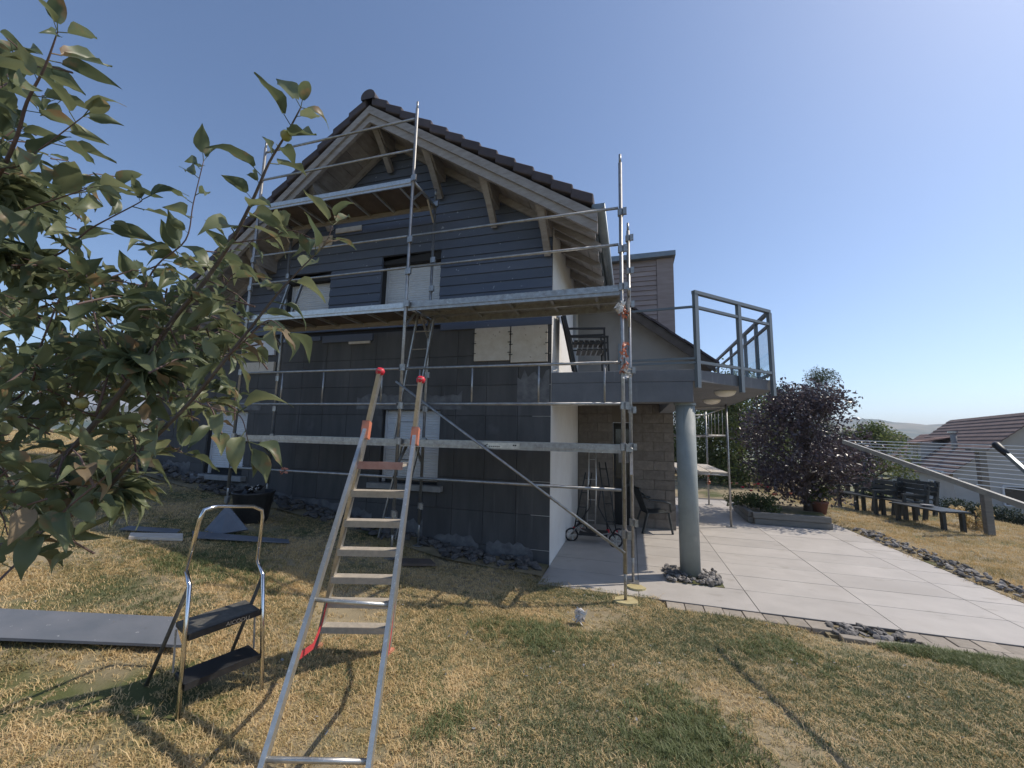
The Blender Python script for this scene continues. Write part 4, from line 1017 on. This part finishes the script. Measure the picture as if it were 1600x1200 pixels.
# post and clothes dryer at the right
p = GP(1547, 836); tz = PY(1531, 703, p.y).z
post = thing('metal_post', p[:], 'weathered square post standing on the right lawn behind the washing lines', 'post')
MB().beam(p, Vector((PY(1531, 703, p.y).x, p.y, tz)), .13, .13, up=(0,1,0)).build('shaft', M['timber'], post, bevel=.006)
MB().box(p.x-.20, p.x+.08, p.y-.08, p.y+.08, tz-.02, tz+.02).build('cap', M['timber'], post)
hub = PD(1705, 828, 2.05); tip1 = PD(1318, 690, 4.1)
dry = thing('clothes_dryer', (hub.x, hub.y, zg(hub.x, hub.y)), 'outdoor clothes dryer with sloping arm and plastic lines at the right edge', 'clothes dryer')
MB().tube([(hub.x, hub.y, zg(hub.x, hub.y) - .1), (hub.x, hub.y, hub.z + .1)], .028, 12).build('pole', M['alu'], dry, smooth=True)
arm = MB().beam(hub, tip1, .024, .036).build('arm', M['armgrey'], dry)
v1 = tip1 - hub; perp = Vector((v1.y, -v1.x, 0)).normalized() * v1.length; perp.z = v1.z
MB().beam(hub, hub + perp, .024, .036).build('arm', M['armgrey'], dry)
tip3 = PD(1569, 706, 2.55)
MB().beam(hub + (tip3 - hub)*.04, tip3, .018, .024).build('arm', M['zinc'], dry)
dd = (tip3 - hub).normalized(); MB().tube([tip3 - dd*.03, tip3 + dd*.02, tip3 + dd*.07, tip3 + dd*.085], [.015, .021, .022, .015], 10).build('arm_cap', M['black'], dry, smooth=True)
for k in range(11):
    s_ = .30 + .066*k; a = hub + v1*s_ + Vector((0,0,.03)); b = hub + perp*s_ + Vector((0,0,.03)); mm = (a+b)/2 - Vector((0,0,.03))
    MB().tube([a, mm, b], .0032, 5).build('line', M['line'], dry)

# ------------------------------------------------------------ neighbours
def house_at(px, py, depth, vdir, name, label, W, Ln, He, Hr, wallm, roofm, zbase, dormer=False, chim=False, group=None):
    P0 = PD(px, py, depth); v = Vector(ray(*vdir)); v.z = 0; v.normalize(); u = Vector((v.y, -v.x, 0))
    e = thing(name, (P0.x, P0.y, zbase), label, 'house', group)
    def T(a, b, z): q = P0 + u*a + v*b; return Vector((q.x, q.y, z))
    ze_ = He; zr = Hr
    w_ = MB()
    w_.add([T(0,0,zbase), T(W,0,zbase), T(W,0,ze_), T(W/2,0,zr-.12), T(0,0,ze_), T(0,Ln,zbase), T(W,Ln,zbase), T(W,Ln,ze_), T(W/2,Ln,zr-.12), T(0,Ln,ze_)],
           [(0,1,2,3,4), (9,8,7,6,5), (0,4,9,5), (1,6,7,2)])
    w_.build('wall', M[wallm], e)
    ov = .45; sl_ = (zr - ze_) / (W/2)
    nco = 16
    for side in (0, 1):
        for k in range(nco):
            f0, f1 = k/nco, (k+1.08)/nco
            def S_(f, off): 
                aa = W/2 - (W/2 + ov)*f; aa = aa if side == 0 else W - aa
                return aa, zr - sl_*(W/2 + ov)*f + off
            a0_, z0_ = S_(f0, .02); a1_, z1_ = S_(f1, .09)
            MB().add([T(a0_,-.4,z0_), T(a1_,-.4,z1_), T(a1_,Ln+.4,z1_), T(a0_,Ln+.4,z0_), T(a0_,-.4,z0_-.05), T(a1_,-.4,z1_-.08), T(a1_,Ln+.4,z1_-.08), T(a0_,Ln+.4,z0_-.05)],
                     [(0,1,2,3),(7,6,5,4),(0,4,5,1),(1,5,6,2),(2,6,7,3),(3,7,4,0)]).build('tile_course', M[roofm], e)
    def win(b0, b1, z0, z1, face):     # windows on gable ('g') or on the side ('s')
        if face == 'g': c = [T(b0,-.03,z0), T(b1,-.03,z0), T(b1,-.03,z1), T(b0,-.03,z1)]; n = -v
        else: c = [T(-.03,b0,z0), T(-.03,b1,z0), T(-.03,b1,z1), T(-.03,b0,z1)]; n = -u
        o = MB().add(c + [p_ - n*.02 for p_ in c], [(0,1,2,3),(7,6,5,4),(0,4,5,1),(1,5,6,2),(2,6,7,3),(3,7,4,0)]).build('window', M['winglass'], e)
        f = MB(); cc = [p_ + n*.02 for p_ in c]
        for i in range(4): f.beam(cc[i], cc[(i+1) % 4], .09, .09)
        f.build('frame', M['shutter'], o)
    if dormer:
        # dormer on the left slope, gabled with its own tiles
        b0_, b1_ = Ln*.55, Ln*.55 + 3.0; zd0 = ze_ + .35; zd1 = zd0 + 1.45; a_out = .55; a_in = 2.9
        MB().add([T(a_out,b0_,zd0-.3), T(a_out,b1_,zd0-.3), T(a_out,b1_,zd1), T(a_out,b0_,zd1), T(a_in,b0_,zd0-.3), T(a_in,b1_,zd0-.3), T(a_in,b1_,zd1), T(a_in,b0_,zd1)],
                 [(0,1,2,3),(7,6,5,4),(0,4,5,1),(1,5,6,2),(2,6,7,3),(3,7,4,0)]).build('dormer', M[wallm], e)
        for k in range(6):
            f0, f1 = k/6, (k+1.08)/6; za, zb_ = zd1 + .95 - .95*f0, zd1 + .95 - .95*f1 + .06
            aa, ab = W/2 - .2 - (W/2 + .2 - a_out + .3)*f0, W/2 - .2 - (W/2 + .2 - a_out + .3)*f1
            MB().add([T(aa,b0_-.3,za), T(ab,b0_-.3,zb_), T(ab,b1_+.3,zb_), T(aa,b1_+.3,za), T(aa,b0_-.3,za-.06), T(ab,b0_-.3,zb_-.08), T(ab,b1_+.3,zb_-.08), T(aa,b1_+.3,za-.06)],
                 [(0,1,2,3),(7,6,5,4),(0,4,5,1),(1,5,6,2),(2,6,7,3),(3,7,4,0)]).build('dormer_tiles', M['redtile'], e)
        c = [T(a_out-.03,b0_+.7,zd0+.1), T(a_out-.03,b0_+1.7,zd0+.1), T(a_out-.03,b0_+1.7,zd1-.2), T(a_out-.03,b0_+.7,zd1-.2)]
        MB().add(c, [(0,1,2,3)]).build('window', M['winglass'], e)
        q = T(1.6, 4.2, 0); zq = zr - sl_*(W/2 - 1.6)
        pi_ = MB().tube([(q.x,q.y,zq-.1), (q.x,q.y,zq+1.2)], .17, 12).build('flue', M['sill'], e, smooth=True)
        MB().tube([(q.x,q.y,zq+1.22), (q.x,q.y,zq+1.32)], .30, 12).build('flue_cap', M['alu'], pi_)
        win(2.2, 3.4, zbase+1.0, zbase+2.2, 'g'); win(4.2, 5.4, ze_+.5, ze_+1.6, 'g'); win(5.2, 7.2, zbase+.1, zbase+2.1, 'g')
        win(3, 4.0, zbase+1.1, zbase+2.1, 's')
        MB().tube([T(-.5,-.38,ze_-.1), T(-.5,Ln+.38,ze_-.1)], .08, 8).build('gutter', M['zinc'], e)
    return e
zeN = PD(1488, 736, 27).z
house_at(1488, 736, 27, (1160, 694), 'neighbour_house', 'pale neighbouring house with dark tiled roof and red dormer at the right edge', 9.0, 13, zeN, zeN + 4.0, 'nbwall', 'browntile', zeN - 3.0, dormer=True)
z2 = PD(1420, 712, 60).z
house_at(1428, 712, 60, (1190, 694), 'distant_house', 'farther house with red-brown roof, right one of the distant pair', 8, 12, z2, z2 + 3.4, 'nbwall', 'redtile', z2 - 3, group='houses down the slope')
z3 = PD(1370, 708, 78).z
house_at(1372, 708, 78, (1190, 694), 'distant_house', 'farther house with red-brown roof, left one of the distant pair', 8, 12, z3, z3 + 3.6, 'nbwall', 'redtile', z3 - 3, group='houses down the slope')
for k in range(6):      # trees in the valley
    px = 1296 + 26*k + random.uniform(-6,6); dd = random.uniform(95, 190); q = PD(px, 700, dd)
    tree('valley_tree', (q.x, q.y, q.z - random.uniform(6, 8)), random.uniform(6.5, 9), random.uniform(3.2, 5), 'hazy green valley tree beyond the rooftops, %s from the left' % ('first', 'second', 'third', 'fourth', 'fifth', 'last')[k], 'tree', M['darkgreenleaf'], 700, .9, ncl=14, trunk_h=.1, tr=.25, group='hazy valley trees', seed=40+k)

# ------------------------------------------------------------ left background: white gazebo and trees
g0, g1 = PY(22, 660, 10.5), PY(252, 640, 10.5)
gz0 = zg((g0.x+g1.x)/2, 10.5)
gaz = thing('gazebo', ((g0.x+g1.x)/2, 11.5, gz0), 'white party tent with dark posts behind the tree at the left', 'gazebo')
zt_ = PY(140, 596, 10.5).z; zl_ = PY(140, 640, 10.5).z
gx0, gx1, gy0, gy1 = g0.x - .4, g1.x + .3, 10.5, 14.3; zt_ = PY(140, 634, 10.5).z; zl_ = zt_ - .22; gm = Vector(((gx0+gx1)/2, 12.4, PY(140, 566, 12.4).z))
cs = [Vector((gx0,gy0,zt_)), Vector((gx1,gy0,zt_)), Vector((gx1,gy1,zt_)), Vector((gx0,gy1,zt_))]
MB().add(cs + [gm] + [c - Vector((0,0,.012)) for c in cs] + [gm - Vector((0,0,.012))], [(0,1,4),(1,2,4),(2,3,4),(3,0,4),(6,5,9),(7,6,9),(8,7,9),(5,8,9)]).build('canopy', M['canopy'], gaz)
MB().box(gx0, gx1, gy0-.012, gy0, zl_, zt_-.001).build('valance', M['canopy'], gaz); MB().box(gx1, gx1+.012, gy0, gy1, zl_, zt_-.001).build('valance', M['canopy'], gaz)
MB().box(gx0+1, gx1-.2, gy1-.012, gy1, gz0+.5, zt_-.001).build('back_sheet', M['canopy'], gaz)
for (xx, yy) in ((gx0+.05, gy0+.05), (gx1-.05, gy0+.05), (gx1-.05, gy1-.05), (gx0+.05, gy1-.05), ((gx0+gx1)/2, gy0+.05)):
    MB().beam((xx,yy,zg(xx,yy)-.05), (xx,yy,zt_-.01), .07, .07, up=(0,1,0)).build('post', M['black'], gaz)
for k, (px, Y, H, r, lab) in enumerate(((-60, 17, 7.0, 3.4, 'dark tree farthest left behind the white tent'), (70, 19, 6.4, 3.2, 'dark tree in the middle of the group behind the white tent'), (190, 23, 5.6, 3.0, 'dark tree right of the white tent behind the house corner'))):
    q = PY(px, 640, Y); tree('garden_tree', (q.x, q.y, zg(q.x, q.y)), H, r, lab, 'tree', M['darkgreenleaf'], 8000, .17, ncl=44, trunk_h=.12, group='dark trees at the left', seed=60+k)
# ------------------------------------------------------------ apple tree in the foreground
def leaf_mesh(k):
    rn = random.Random(100+k); n = 7; V = []; F = []
    Lf = 1.; wd = rn.uniform(.27, .47); curl = rn.choice((.1,.35,.6,.9,1.3,1.7)) + rn.uniform(-.1,.1); fold = rn.uniform(.08, .55); tw = rn.uniform(-.9,.9); pet = rn.uniform(.2,.34)
    def spine(t): a = curl*t; return Vector((pet + math.sin(a)/max(abs(curl),1e-3)*Lf if abs(curl) > .02 else pet + t, 0, -(1-math.cos(a))/max(curl,1e-3) if abs(curl) > .02 else 0))
    for i in range(n+1):
        t = i/n; c = spine(t); w_ = wd * (math.sin(math.pi * min(1, t*.95+.05)**.72))**1.15 * .56
        if i == n: w_ = .004
        wav = .05*math.sin((8 + k % 5)*t + k); a = tw*t
        for sx in (-1, -.5, 0, .5, 1):
            yy = sx*w_; zz = abs(sx)*w_*fold*2 + (wav if abs(sx) == 1 else 0)
            V.append((c.x, yy*math.cos(a) - zz*math.sin(a), c.z + yy*math.sin(a) + zz*math.cos(a)))
    for i in range(n):
        for j in range(4): F.append((i*5+j, i*5+j+1, (i+1)*5+j+1, (i+1)*5+j))
    b_ = len(V); r = .014
    for xx in (0, pet):
        for q in range(4): V.append((xx, r*math.cos(q*math.pi/2), r*math.sin(q*math.pi/2) - (.0)))
    for q in range(4): F.append((b_+q, b_+(q+1)%4, b_+4+(q+1)%4, b_+4+q))
    me = bpy.data.meshes.new('leaf'); me.from_pydata(V, [], F); me.materials.append(M['appleleaf'])
    for p_ in me.polygons: p_.use_smooth = True
    return me
LM = [leaf_mesh(k) for k in range(24)]
M['dryleaf'] = leafmat('dry_apple_leaf', [(.13,.095,.06), (.22,.165,.10), (.36,.28,.18)], .3, .7, 9)
DLM = []
for k in range(8):
    m_ = leaf_mesh(50 + k); m_.materials[0] = M['dryleaf']; DLM.append(m_)
tb0 = PD(-330, 820, 1.5); tb0.z = zg(tb0.x, tb0.y)
apple = thing('apple_tree', tb0[:], 'apple tree with dull green partly browned leaves filling the left foreground', 'tree')
def cr(pts, n=5):     # Catmull-Rom through points
    P = [pts[0]*2 - pts[1]] + pts + [pts[-1]*2 - pts[-2]]; out = []
    for i in range(1, len(P)-2):
        for k in range(n):
            t = k/n; a, b, c, d = P[i-1], P[i], P[i+1], P[i+2]
            out.append(.5*((2*b) + (c-a)*t + (2*a-5*b+4*c-d)*t*t + (3*b-a-3*c+d)*t**3))
    return out + [pts[-1]]
LP = []        # leaves: (pos, dir, size)
def branch(pts, r0, r1, name='branch', every=.045, skip=0., ls=.108, lscale=1.):
    r0 *= .62; r1 *= .8; every *= .92
    W_ = cr([PD(*p) for p in pts]); n = len(W_)
    MB().tube(W_, [r0 + (r1-r0)*i/(n-1) for i in range(n)], 7).build(name, M['twig' if r0 < .008 else 'bark'], apple, smooth=True)
    acc = 0; k = 0
    for a, b in zip(W_, W_[1:]):
        seg = (b-a).length; acc += seg; k += 1
        if k/n < skip: continue
        while acc > every:
            acc -= every; d = (b-a).normalized(); side = d.cross(Vector((random.gauss(0,1), random.gauss(0,1), random.gauss(0,1)))).normalized()
            LP.append((b, (side + d*.55 + Vector((0,0,-.15))).normalized(), ls*random.uniform(.62,1.2)*lscale))
    for q in range(2): LP.append((W_[-1], ((W_[-1]-W_[-2]).normalized() + Vector((random.gauss(0,.4), random.gauss(0,.4), random.gauss(0,.4)))).normalized(), ls*random.uniform(.6,1.)*lscale))
    return W_
trunk = cr([tb0 - Vector((0,0,.1)), tb0 + Vector((.02,.02,.5)), tb0 + Vector((.03,.0,1.1)), tb0 + Vector((.0,.03,1.8)), tb0 + Vector((.02,.02,2.7))])
MB().tube(trunk, [.055 - .038*i/(len(trunk)-1) for i in range(len(trunk))], 10).build('trunk', M['bark'], apple, smooth=True)
Tk = lambda py: (-330, py, 1.5)
branch([Tk(760), (-100,800,1.35), (60,745,1.25), (200,600,1.2), (270,500,1.18), (312,450,1.17), (360,380,1.16), (395,312,1.15), (420,255,1.14), (450,205,1.13), (470,168,1.12)], .016, .0022, every=.034, skip=.3)
branch([Tk(820), (-60,860,1.25), (120,800,1.2), (225,700,1.15), (300,625,1.12), (355,558,1.1), (392,512,1.1), (432,461,1.1), (465,425,1.1), (492,398,1.1)], .013, .002, every=.046, skip=.25)
branch([Tk(560), (-120,420,1.3), (-20,300,1.15), (22,225,1.1), (42,160,1.08), (70,105,1.06), (90,50,1.05)], .012, .002, every=.03, skip=.3)
branch([(-20,352,1.2), (45,325,1.15), (85,312,1.12), (118,301,1.1), (146,292,1.1)], .004, .0016, every=.045)
branch([(200,600,1.2), (165,545,1.2), (147,490,1.2), (138,440,1.2), (122,405,1.2)], .005, .002, every=.032)
branch([(150,650,1.22), (190,520,1.3), (215,470,1.3), (245,415,1.3), (290,375,1.3), (302,318,1.3), (318,252,1.3)], .006, .0016, every=.045, ls=.1)
branch([(-60,880,1.1), (40,850,1.05), (110,790,1.0), (165,745,1.0), (215,705,1.0)], .006, .002, every=.04)
branch([Tk(700), (-60,660,1.3), (40,610,1.25), (62,545,1.2), (88,478,1.2), (105,440,1.2)], .008, .002, every=.032)
branch([Tk(600), (-60,450,1.3), (40,415,1.25), (95,395,1.25), (135,362,1.25), (158,348,1.25), (215,318,1.28), (222,312,1.28)], .007, .0016, every=.04, skip=.25)
branch([(-40,250,1.2), (20,262,1.15), (60,235,1.1), (100,205,1.1), (130,182,1.1)], .004, .0016, every=.035)
branch([(355,558,1.1), (395,520,1.05), (420,500,1.05), (440,512,1.05)], .003, .0015, every=.045)
branch([(360,380,1.16), (420,372,1.2), (455,360,1.2), (505,378,1.2), (520,352,1.2)], .003, .0014, every=.04, ls=.095)
branch([(300,625,1.12), (340,640,1.1), (375,650,1.1), (388,690,1.1)], .003, .0014, every=.05)
def blob(n, fpx, dr):       # short leafy spurs filling the crown's volume
    for k in range(n):
        px, py = fpx(); d = random.uniform(*dr); a = PD(px, py, d); v = Vector((random.gauss(0,1), random.gauss(0,1), random.gauss(.3,.8))).normalized()*random.uniform(.06,.14)
        MB().tube([a - v, a - v*.3 + Vector((0,0,.01)), a], [.003,.0022,.0015], 5).build('spur', M['twig'], apple)
        for q in range(random.randint(3, 5)):
            LP.append((a - v*random.uniform(0,.8), (v.normalized()*.4 + Vector((random.gauss(0,.8), random.gauss(0,.8), random.gauss(-.15,.6)))).normalized(), random.uniform(.065,.118)))
blob(62, lambda: (random.uniform(-40,330), random.gauss(530,75)), (1.25,1.9))
blob(40, lambda: (random.uniform(-40,170), random.gauss(400,75)), (1.2,1.8))
blob(34, lambda: (random.uniform(-30,290), random.uniform(560,720)), (1.1,1.7))
blob(22, lambda: (random.uniform(-40,130), random.uniform(690,850)), (.95,1.35))
blob(22, lambda: (random.uniform(-40,70), random.uniform(20,340)), (1.1,1.5))
blob(14, lambda: (random.uniform(230,390), random.uniform(400,560)), (1.15,1.6))
blob(46, lambda: (random.uniform(90,375), random.gauss(530,70)), (1.15,1.6))
LP.sort(key=lambda t: t[0].length - .8*t[2])
stuffV, stuffF = [], []
def leaf_matrix(p, d, s):
    up = Vector((random.gauss(0,.5), random.gauss(0,.5), 1)); y = up.cross(d).normalized(); z = d.cross(y).normalized()
    return Matrix(((d.x*s, y.x*s, z.x*s, p.x), (d.y*s, y.y*s, z.y*s, p.y), (d.z*s, y.z*s, z.z*s, p.z), (0,0,0,1)))
for i, (p, d, s) in enumerate(LP):
    mw = leaf_matrix(p, d, s); q_ = ROT.T @ np.array([p.x, p.y, p.z - EYE]); px_ = 800 + FPX*q_[0]/-q_[2]; py_ = 600 - FPX*q_[1]/-q_[2]
    dry_ = random.random() < (.02 if py_ < 330 else .17 if px_ > 120 else .08); me = random.choice(DLM if dry_ else LM)
    if dry_: mw = leaf_matrix(p, d, s*.7)
    if i < 300:
        o = link(bpy.data.objects.new('leaf', me)); o.parent = apple; o.matrix_parent_inverse = Matrix.Translation(-apple.location); o.matrix_basis = mw
    else:
        if me in DLM: me = random.choice(LM)
        n0 = len(stuffV); stuffV += [tuple(mw @ v.co) for v in me.vertices]; stuffF += [tuple(n0 + j for j in f.vertices) for f in me.polygons]
me = bpy.data.meshes.new('foliage'); me.from_pydata(stuffV, [], stuffF); me.materials.append(M['appleleaf'])
for p_ in me.polygons: p_.use_smooth = True
tag(place('foliage', me, apple), kind='stuff')
for (px, py, d) in ((206, 213*0+211, 1.13), (447, 212, 1.12), (128, 630, 1.1)):
    if px == 206: continue
    c = PD(px, py, d); MB().lathe(c, [(.003,-.015),(.010,-.011),(.0145,-.003),(.0145,.004),(.010,.011),(.003,.013)], 12).build('apple', M['fruit'], apple, smooth=True)

# ------------------------------------------------------------ grass
def tuft(name, n, h, m, spread, lean):
    V, F = [], []
    for k in range(n):
        a = random.uniform(0, 6.28); r = spread*math.sqrt(random.random()); x, y = r*math.cos(a), r*math.sin(a)
        hh = h*random.uniform(.45, 1.15); b = random.uniform(0, 6.28); ln = lean*random.uniform(.2, 1.3)*hh; w_ = random.uniform(.0013, .003)
        dx, dy = math.cos(b), math.sin(b); px_, py_ = -dy*w_, dx*w_; n0 = len(V)
        V += [(x-px_, y-py_, -.01), (x+px_, y+py_, -.01), (x+dx*ln*.4+px_*.8, y+dy*ln*.4+py_*.8, hh*.6), (x+dx*ln*.4-px_*.8, y+dy*ln*.4-py_*.8, hh*.6), (x+dx*ln, y+dy*ln, hh)]
        F += [(n0, n0+1, n0+2, n0+3), (n0+3, n0+2, n0+4)]
    me = bpy.data.meshes.new(name); me.from_pydata(V, [], F); me.materials.append(m); return me
def gn_scatter(name, base_me, tufts, density, seed, label, cat):
    ng = bpy.data.node_groups.new(name, 'GeometryNodeTree'); ng.interface.new_socket('Geometry', in_out='INPUT', socket_type='NodeSocketGeometry'); ng.interface.new_socket('Geometry', in_out='OUTPUT', socket_type='NodeSocketGeometry')
    N, L = ng.nodes, ng.links; gi = N.new('NodeGroupInput'); go = N.new('NodeGroupOutput'); jn = N.new('GeometryNodeJoinGeometry')
    for k, (tm_, share) in enumerate(tufts):
        ds = N.new('GeometryNodeDistributePointsOnFaces'); at = N.new('GeometryNodeInputNamedAttribute'); at.data_type = 'FLOAT'; at.inputs[0].default_value = 'dens'
        mu = N.new('ShaderNodeMath'); mu.operation = 'MULTIPLY'; mu.inputs[1].default_value = density*share; L.new(at.outputs[0], mu.inputs[0]); L.new(mu.outputs[0], ds.inputs['Density'])
        ds.inputs['Seed'].default_value = seed + k; L.new(gi.outputs[0], ds.inputs[0])
        ob = bpy.data.objects.new('grass_tuft', tm_)       # instanced only through the node tree
        mi = N.new('GeometryNodeMeshLine'); N.remove(mi)
        oi = N.new('GeometryNodeObjectInfo'); oi.inputs[0].default_value = ob
        ip = N.new('GeometryNodeInstanceOnPoints'); L.new(ds.outputs[0], ip.inputs['Points']); L.new(oi.outputs['Geometry'], ip.inputs['Instance'])
        rv = N.new('FunctionNodeRandomValue'); rv.data_type = 'FLOAT_VECTOR'; rv.inputs[0].default_value = (-.15,-.15,0); rv.inputs[1].default_value = (.15,.15,6.28); L.new(rv.outputs[0], ip.inputs['Rotation'])
        rs_ = N.new('FunctionNodeRandomValue'); rs_.data_type = 'FLOAT'; rs_.inputs[2].default_value = .6; rs_.inputs[3].default_value = 1.3; L.new(rs_.outputs[1], ip.inputs['Scale'])
        L.new(ip.outputs[0], jn.inputs[0])
    L.new(jn.outputs[0], go.inputs[0])
    o = tag(link(bpy.data.objects.new(name, base_me)), label, cat, None, 'stuff'); md = o.modifiers.new('scatter', 'NODES'); md.node_group = ng
    return o
def grass_base(fd, x0, x1, y0, y1, st_):
    xs_ = np.arange(x0, x1, st_); ys_ = np.arange(y0, y1, st_); nx = len(xs_)
    vs = [(x, y, lawn_z(x, y)) for y in ys_ for x in xs_]; fs_ = [(j*nx+i, j*nx+i+1, (j+1)*nx+i+1, (j+1)*nx+i) for j in range(len(ys_)-1) for i in range(nx-1)]
    de = [fd(v[0], v[1]) for v in vs]; fs_ = [f for f in fs_ if max(de[i] for i in f) > 0]
    me = bpy.data.meshes.new('grass_base'); me.from_pydata(vs, [], fs_); at = me.attributes.new('dens', 'FLOAT', 'POINT'); at.data.foreach_set('value', de); return me
from mathutils import noise as mn
def blocked(x, y):
    if in_patio(x, y, -.07 + .13*mn.noise(Vector((x*2.7, y*2.7, 4.))) if x < .4 else 0.): return True
    if .3 < x < 4.6 and y < 5.4:
        lim = 5.15 if x < 1.85 else 4.99 if x < 2.55 else 4.945
        if y > lim + .09*mn.noise(Vector((x*3.1, 2., 0.))): return True
    if XL < x < XR and y > 5.72: return True
    if 4.5 < x < 5.0 and 5.4 < y < 11.3: return True
    return False
def d_dry(x, y):
    if blocked(x, y): return 0.
    d = math.hypot(x, y); f = 1. if d < 4.5 else (4.5/d)**1.5
    f *= 1 - .45*max(0, min(1, (x+1.6)/1.2))
    return f * max(.05, .75 + 1.1*mn.noise(Vector((x*1.3, y*1.3, 3.))) + .5*mn.noise(Vector((x*4, y*4, 1.))))
def d_green(x, y):
    if blocked(x, y): return 0.
    n_ = mn.noise(Vector((x*.9+5, y*.9, 0.))); d = math.hypot(x, y); f = 1. if d < 4.5 else (4.5/d)**1.5
    e = max(0., n_*1.7 + .08 + .55*max(0, min(1, (x+1.6)/1.5)))
    return min(2.5, e) * f
T1 = tuft('grass_tuft', 20, .019, M['drygrass'], .05, 2.4); T2 = tuft('grass_tuft', 6, .045, M['drygrass'], .035, 1.6); T4 = tuft('grass_tuft', 26, .038, M['lushgrass'], .045, 1.2); T3 = tuft('grass_tuft', 20, .02, M['greengrass'], .045, 1.3)
gn_scatter('dry_grass', grass_base(d_dry, -13, 9, .2, 12.5, .125), [(T1, .88), (T2, .12)], 1000, 3, 'short straw-coloured grass covering the lawn', 'grass')
gn_scatter('green_grass', grass_base(d_green, -9, 5.5, .2, 6.2, .125), [(T3, 1.)], 850, 9, 'patches of green clover and grass in the dry lawn', 'grass')
def d_lush(x, y):
    if blocked(x, y): return 0.
    e = 0.
    if x > 2.2 and y > 4.95 - (x-2.15)*.62: e = 1.6
    for cx, cy, sx_, sy_, a_ in ((.30, 2.75, .30, .5, .75), (-.9, 3.9, .45, .3, .6), (-1.1, 2.5, .12, .18, .8), (-4.2, 3.4, .8, .35, .4), (1.2, 4.3, .5, .3, .35)):
        e += a_ * math.exp(-((x-cx)/sx_)**2 - ((y-cy)/sy_)**2)
    e *= .5 + .9*max(0, .5 + mn.noise(Vector((x*3, y*3, 8.))))
    return e if e > .12 else 0.
gn_scatter('lush_grass', grass_base(d_lush, -6, 5.5, 1.2, 6.2, .1), [(T4, 1.)], 1500, 15, 'lush green grass in a strip along the pavers and small patches', 'grass')
def d_far(x, y):
    if blocked(x, y) or (x < 4.9 and x > -9.8): return 0.
    return (6/max(6, math.hypot(x, y)))**1.2
gn_scatter('far_dry_grass', grass_base(d_far, -24, 14, 5, 26, .5), [(tuft('grass_tuft', 26, .05, M['drygrass'], .09, 1.0), 1.)], 190, 21, 'dry grass on the lawn beyond the terrace', 'grass')

# ------------------------------------------------------------ flakes of old paint and dry leaves dropped on the lawn
mb = MB()
for k in range(230):
    x = random.gauss(-.6, 2.2); y = random.uniform(1.4, 5.6)
    if blocked(x, y): continue
    z = lawn_z(x, y) + .012 + random.uniform(0, .012); a = random.uniform(0, 6.28); l_, w_ = random.uniform(.005,.016), random.uniform(.003,.008)
    u_ = Vector((math.cos(a), math.sin(a), random.gauss(0,.3)))*l_; v_ = Vector((-math.sin(a), math.cos(a), random.gauss(0,.3)))*w_; c = Vector((x, y, z))
    mb.add([c-u_-v_, c+u_-v_*.6, c+u_*.7+v_, c-u_*.8+v_], [(0,1,2,3)])
tag(mb.build('paint_flakes', M['sill']), 'tiny pale flakes of old paint scattered over the grass', 'debris', None, 'stuff')

# ------------------------------------------------------------ haze: the summer air between here and the hills
hz_ = MB().box(-2700, 2700, -500, 2700, -30, 125).build('haze', None); tag(hz_, 'thin pale summer haze over the whole valley', None, None, 'stuff')
hm = bpy.data.materials.new('haze_air'); hm.use_nodes = True; t = hm.node_tree; t.nodes.remove(t.nodes['Principled BSDF'])
pv = t.nodes.new('ShaderNodeVolumePrincipled'); pv.inputs['Color'].default_value = (.80,.87,1,1); pv.inputs['Density'].default_value = .0004; pv.inputs['Anisotropy'].default_value = .3
t.links.new(pv.outputs[0], t.nodes['Material Output'].inputs['Volume']); hz_.data.materials.append(hm)
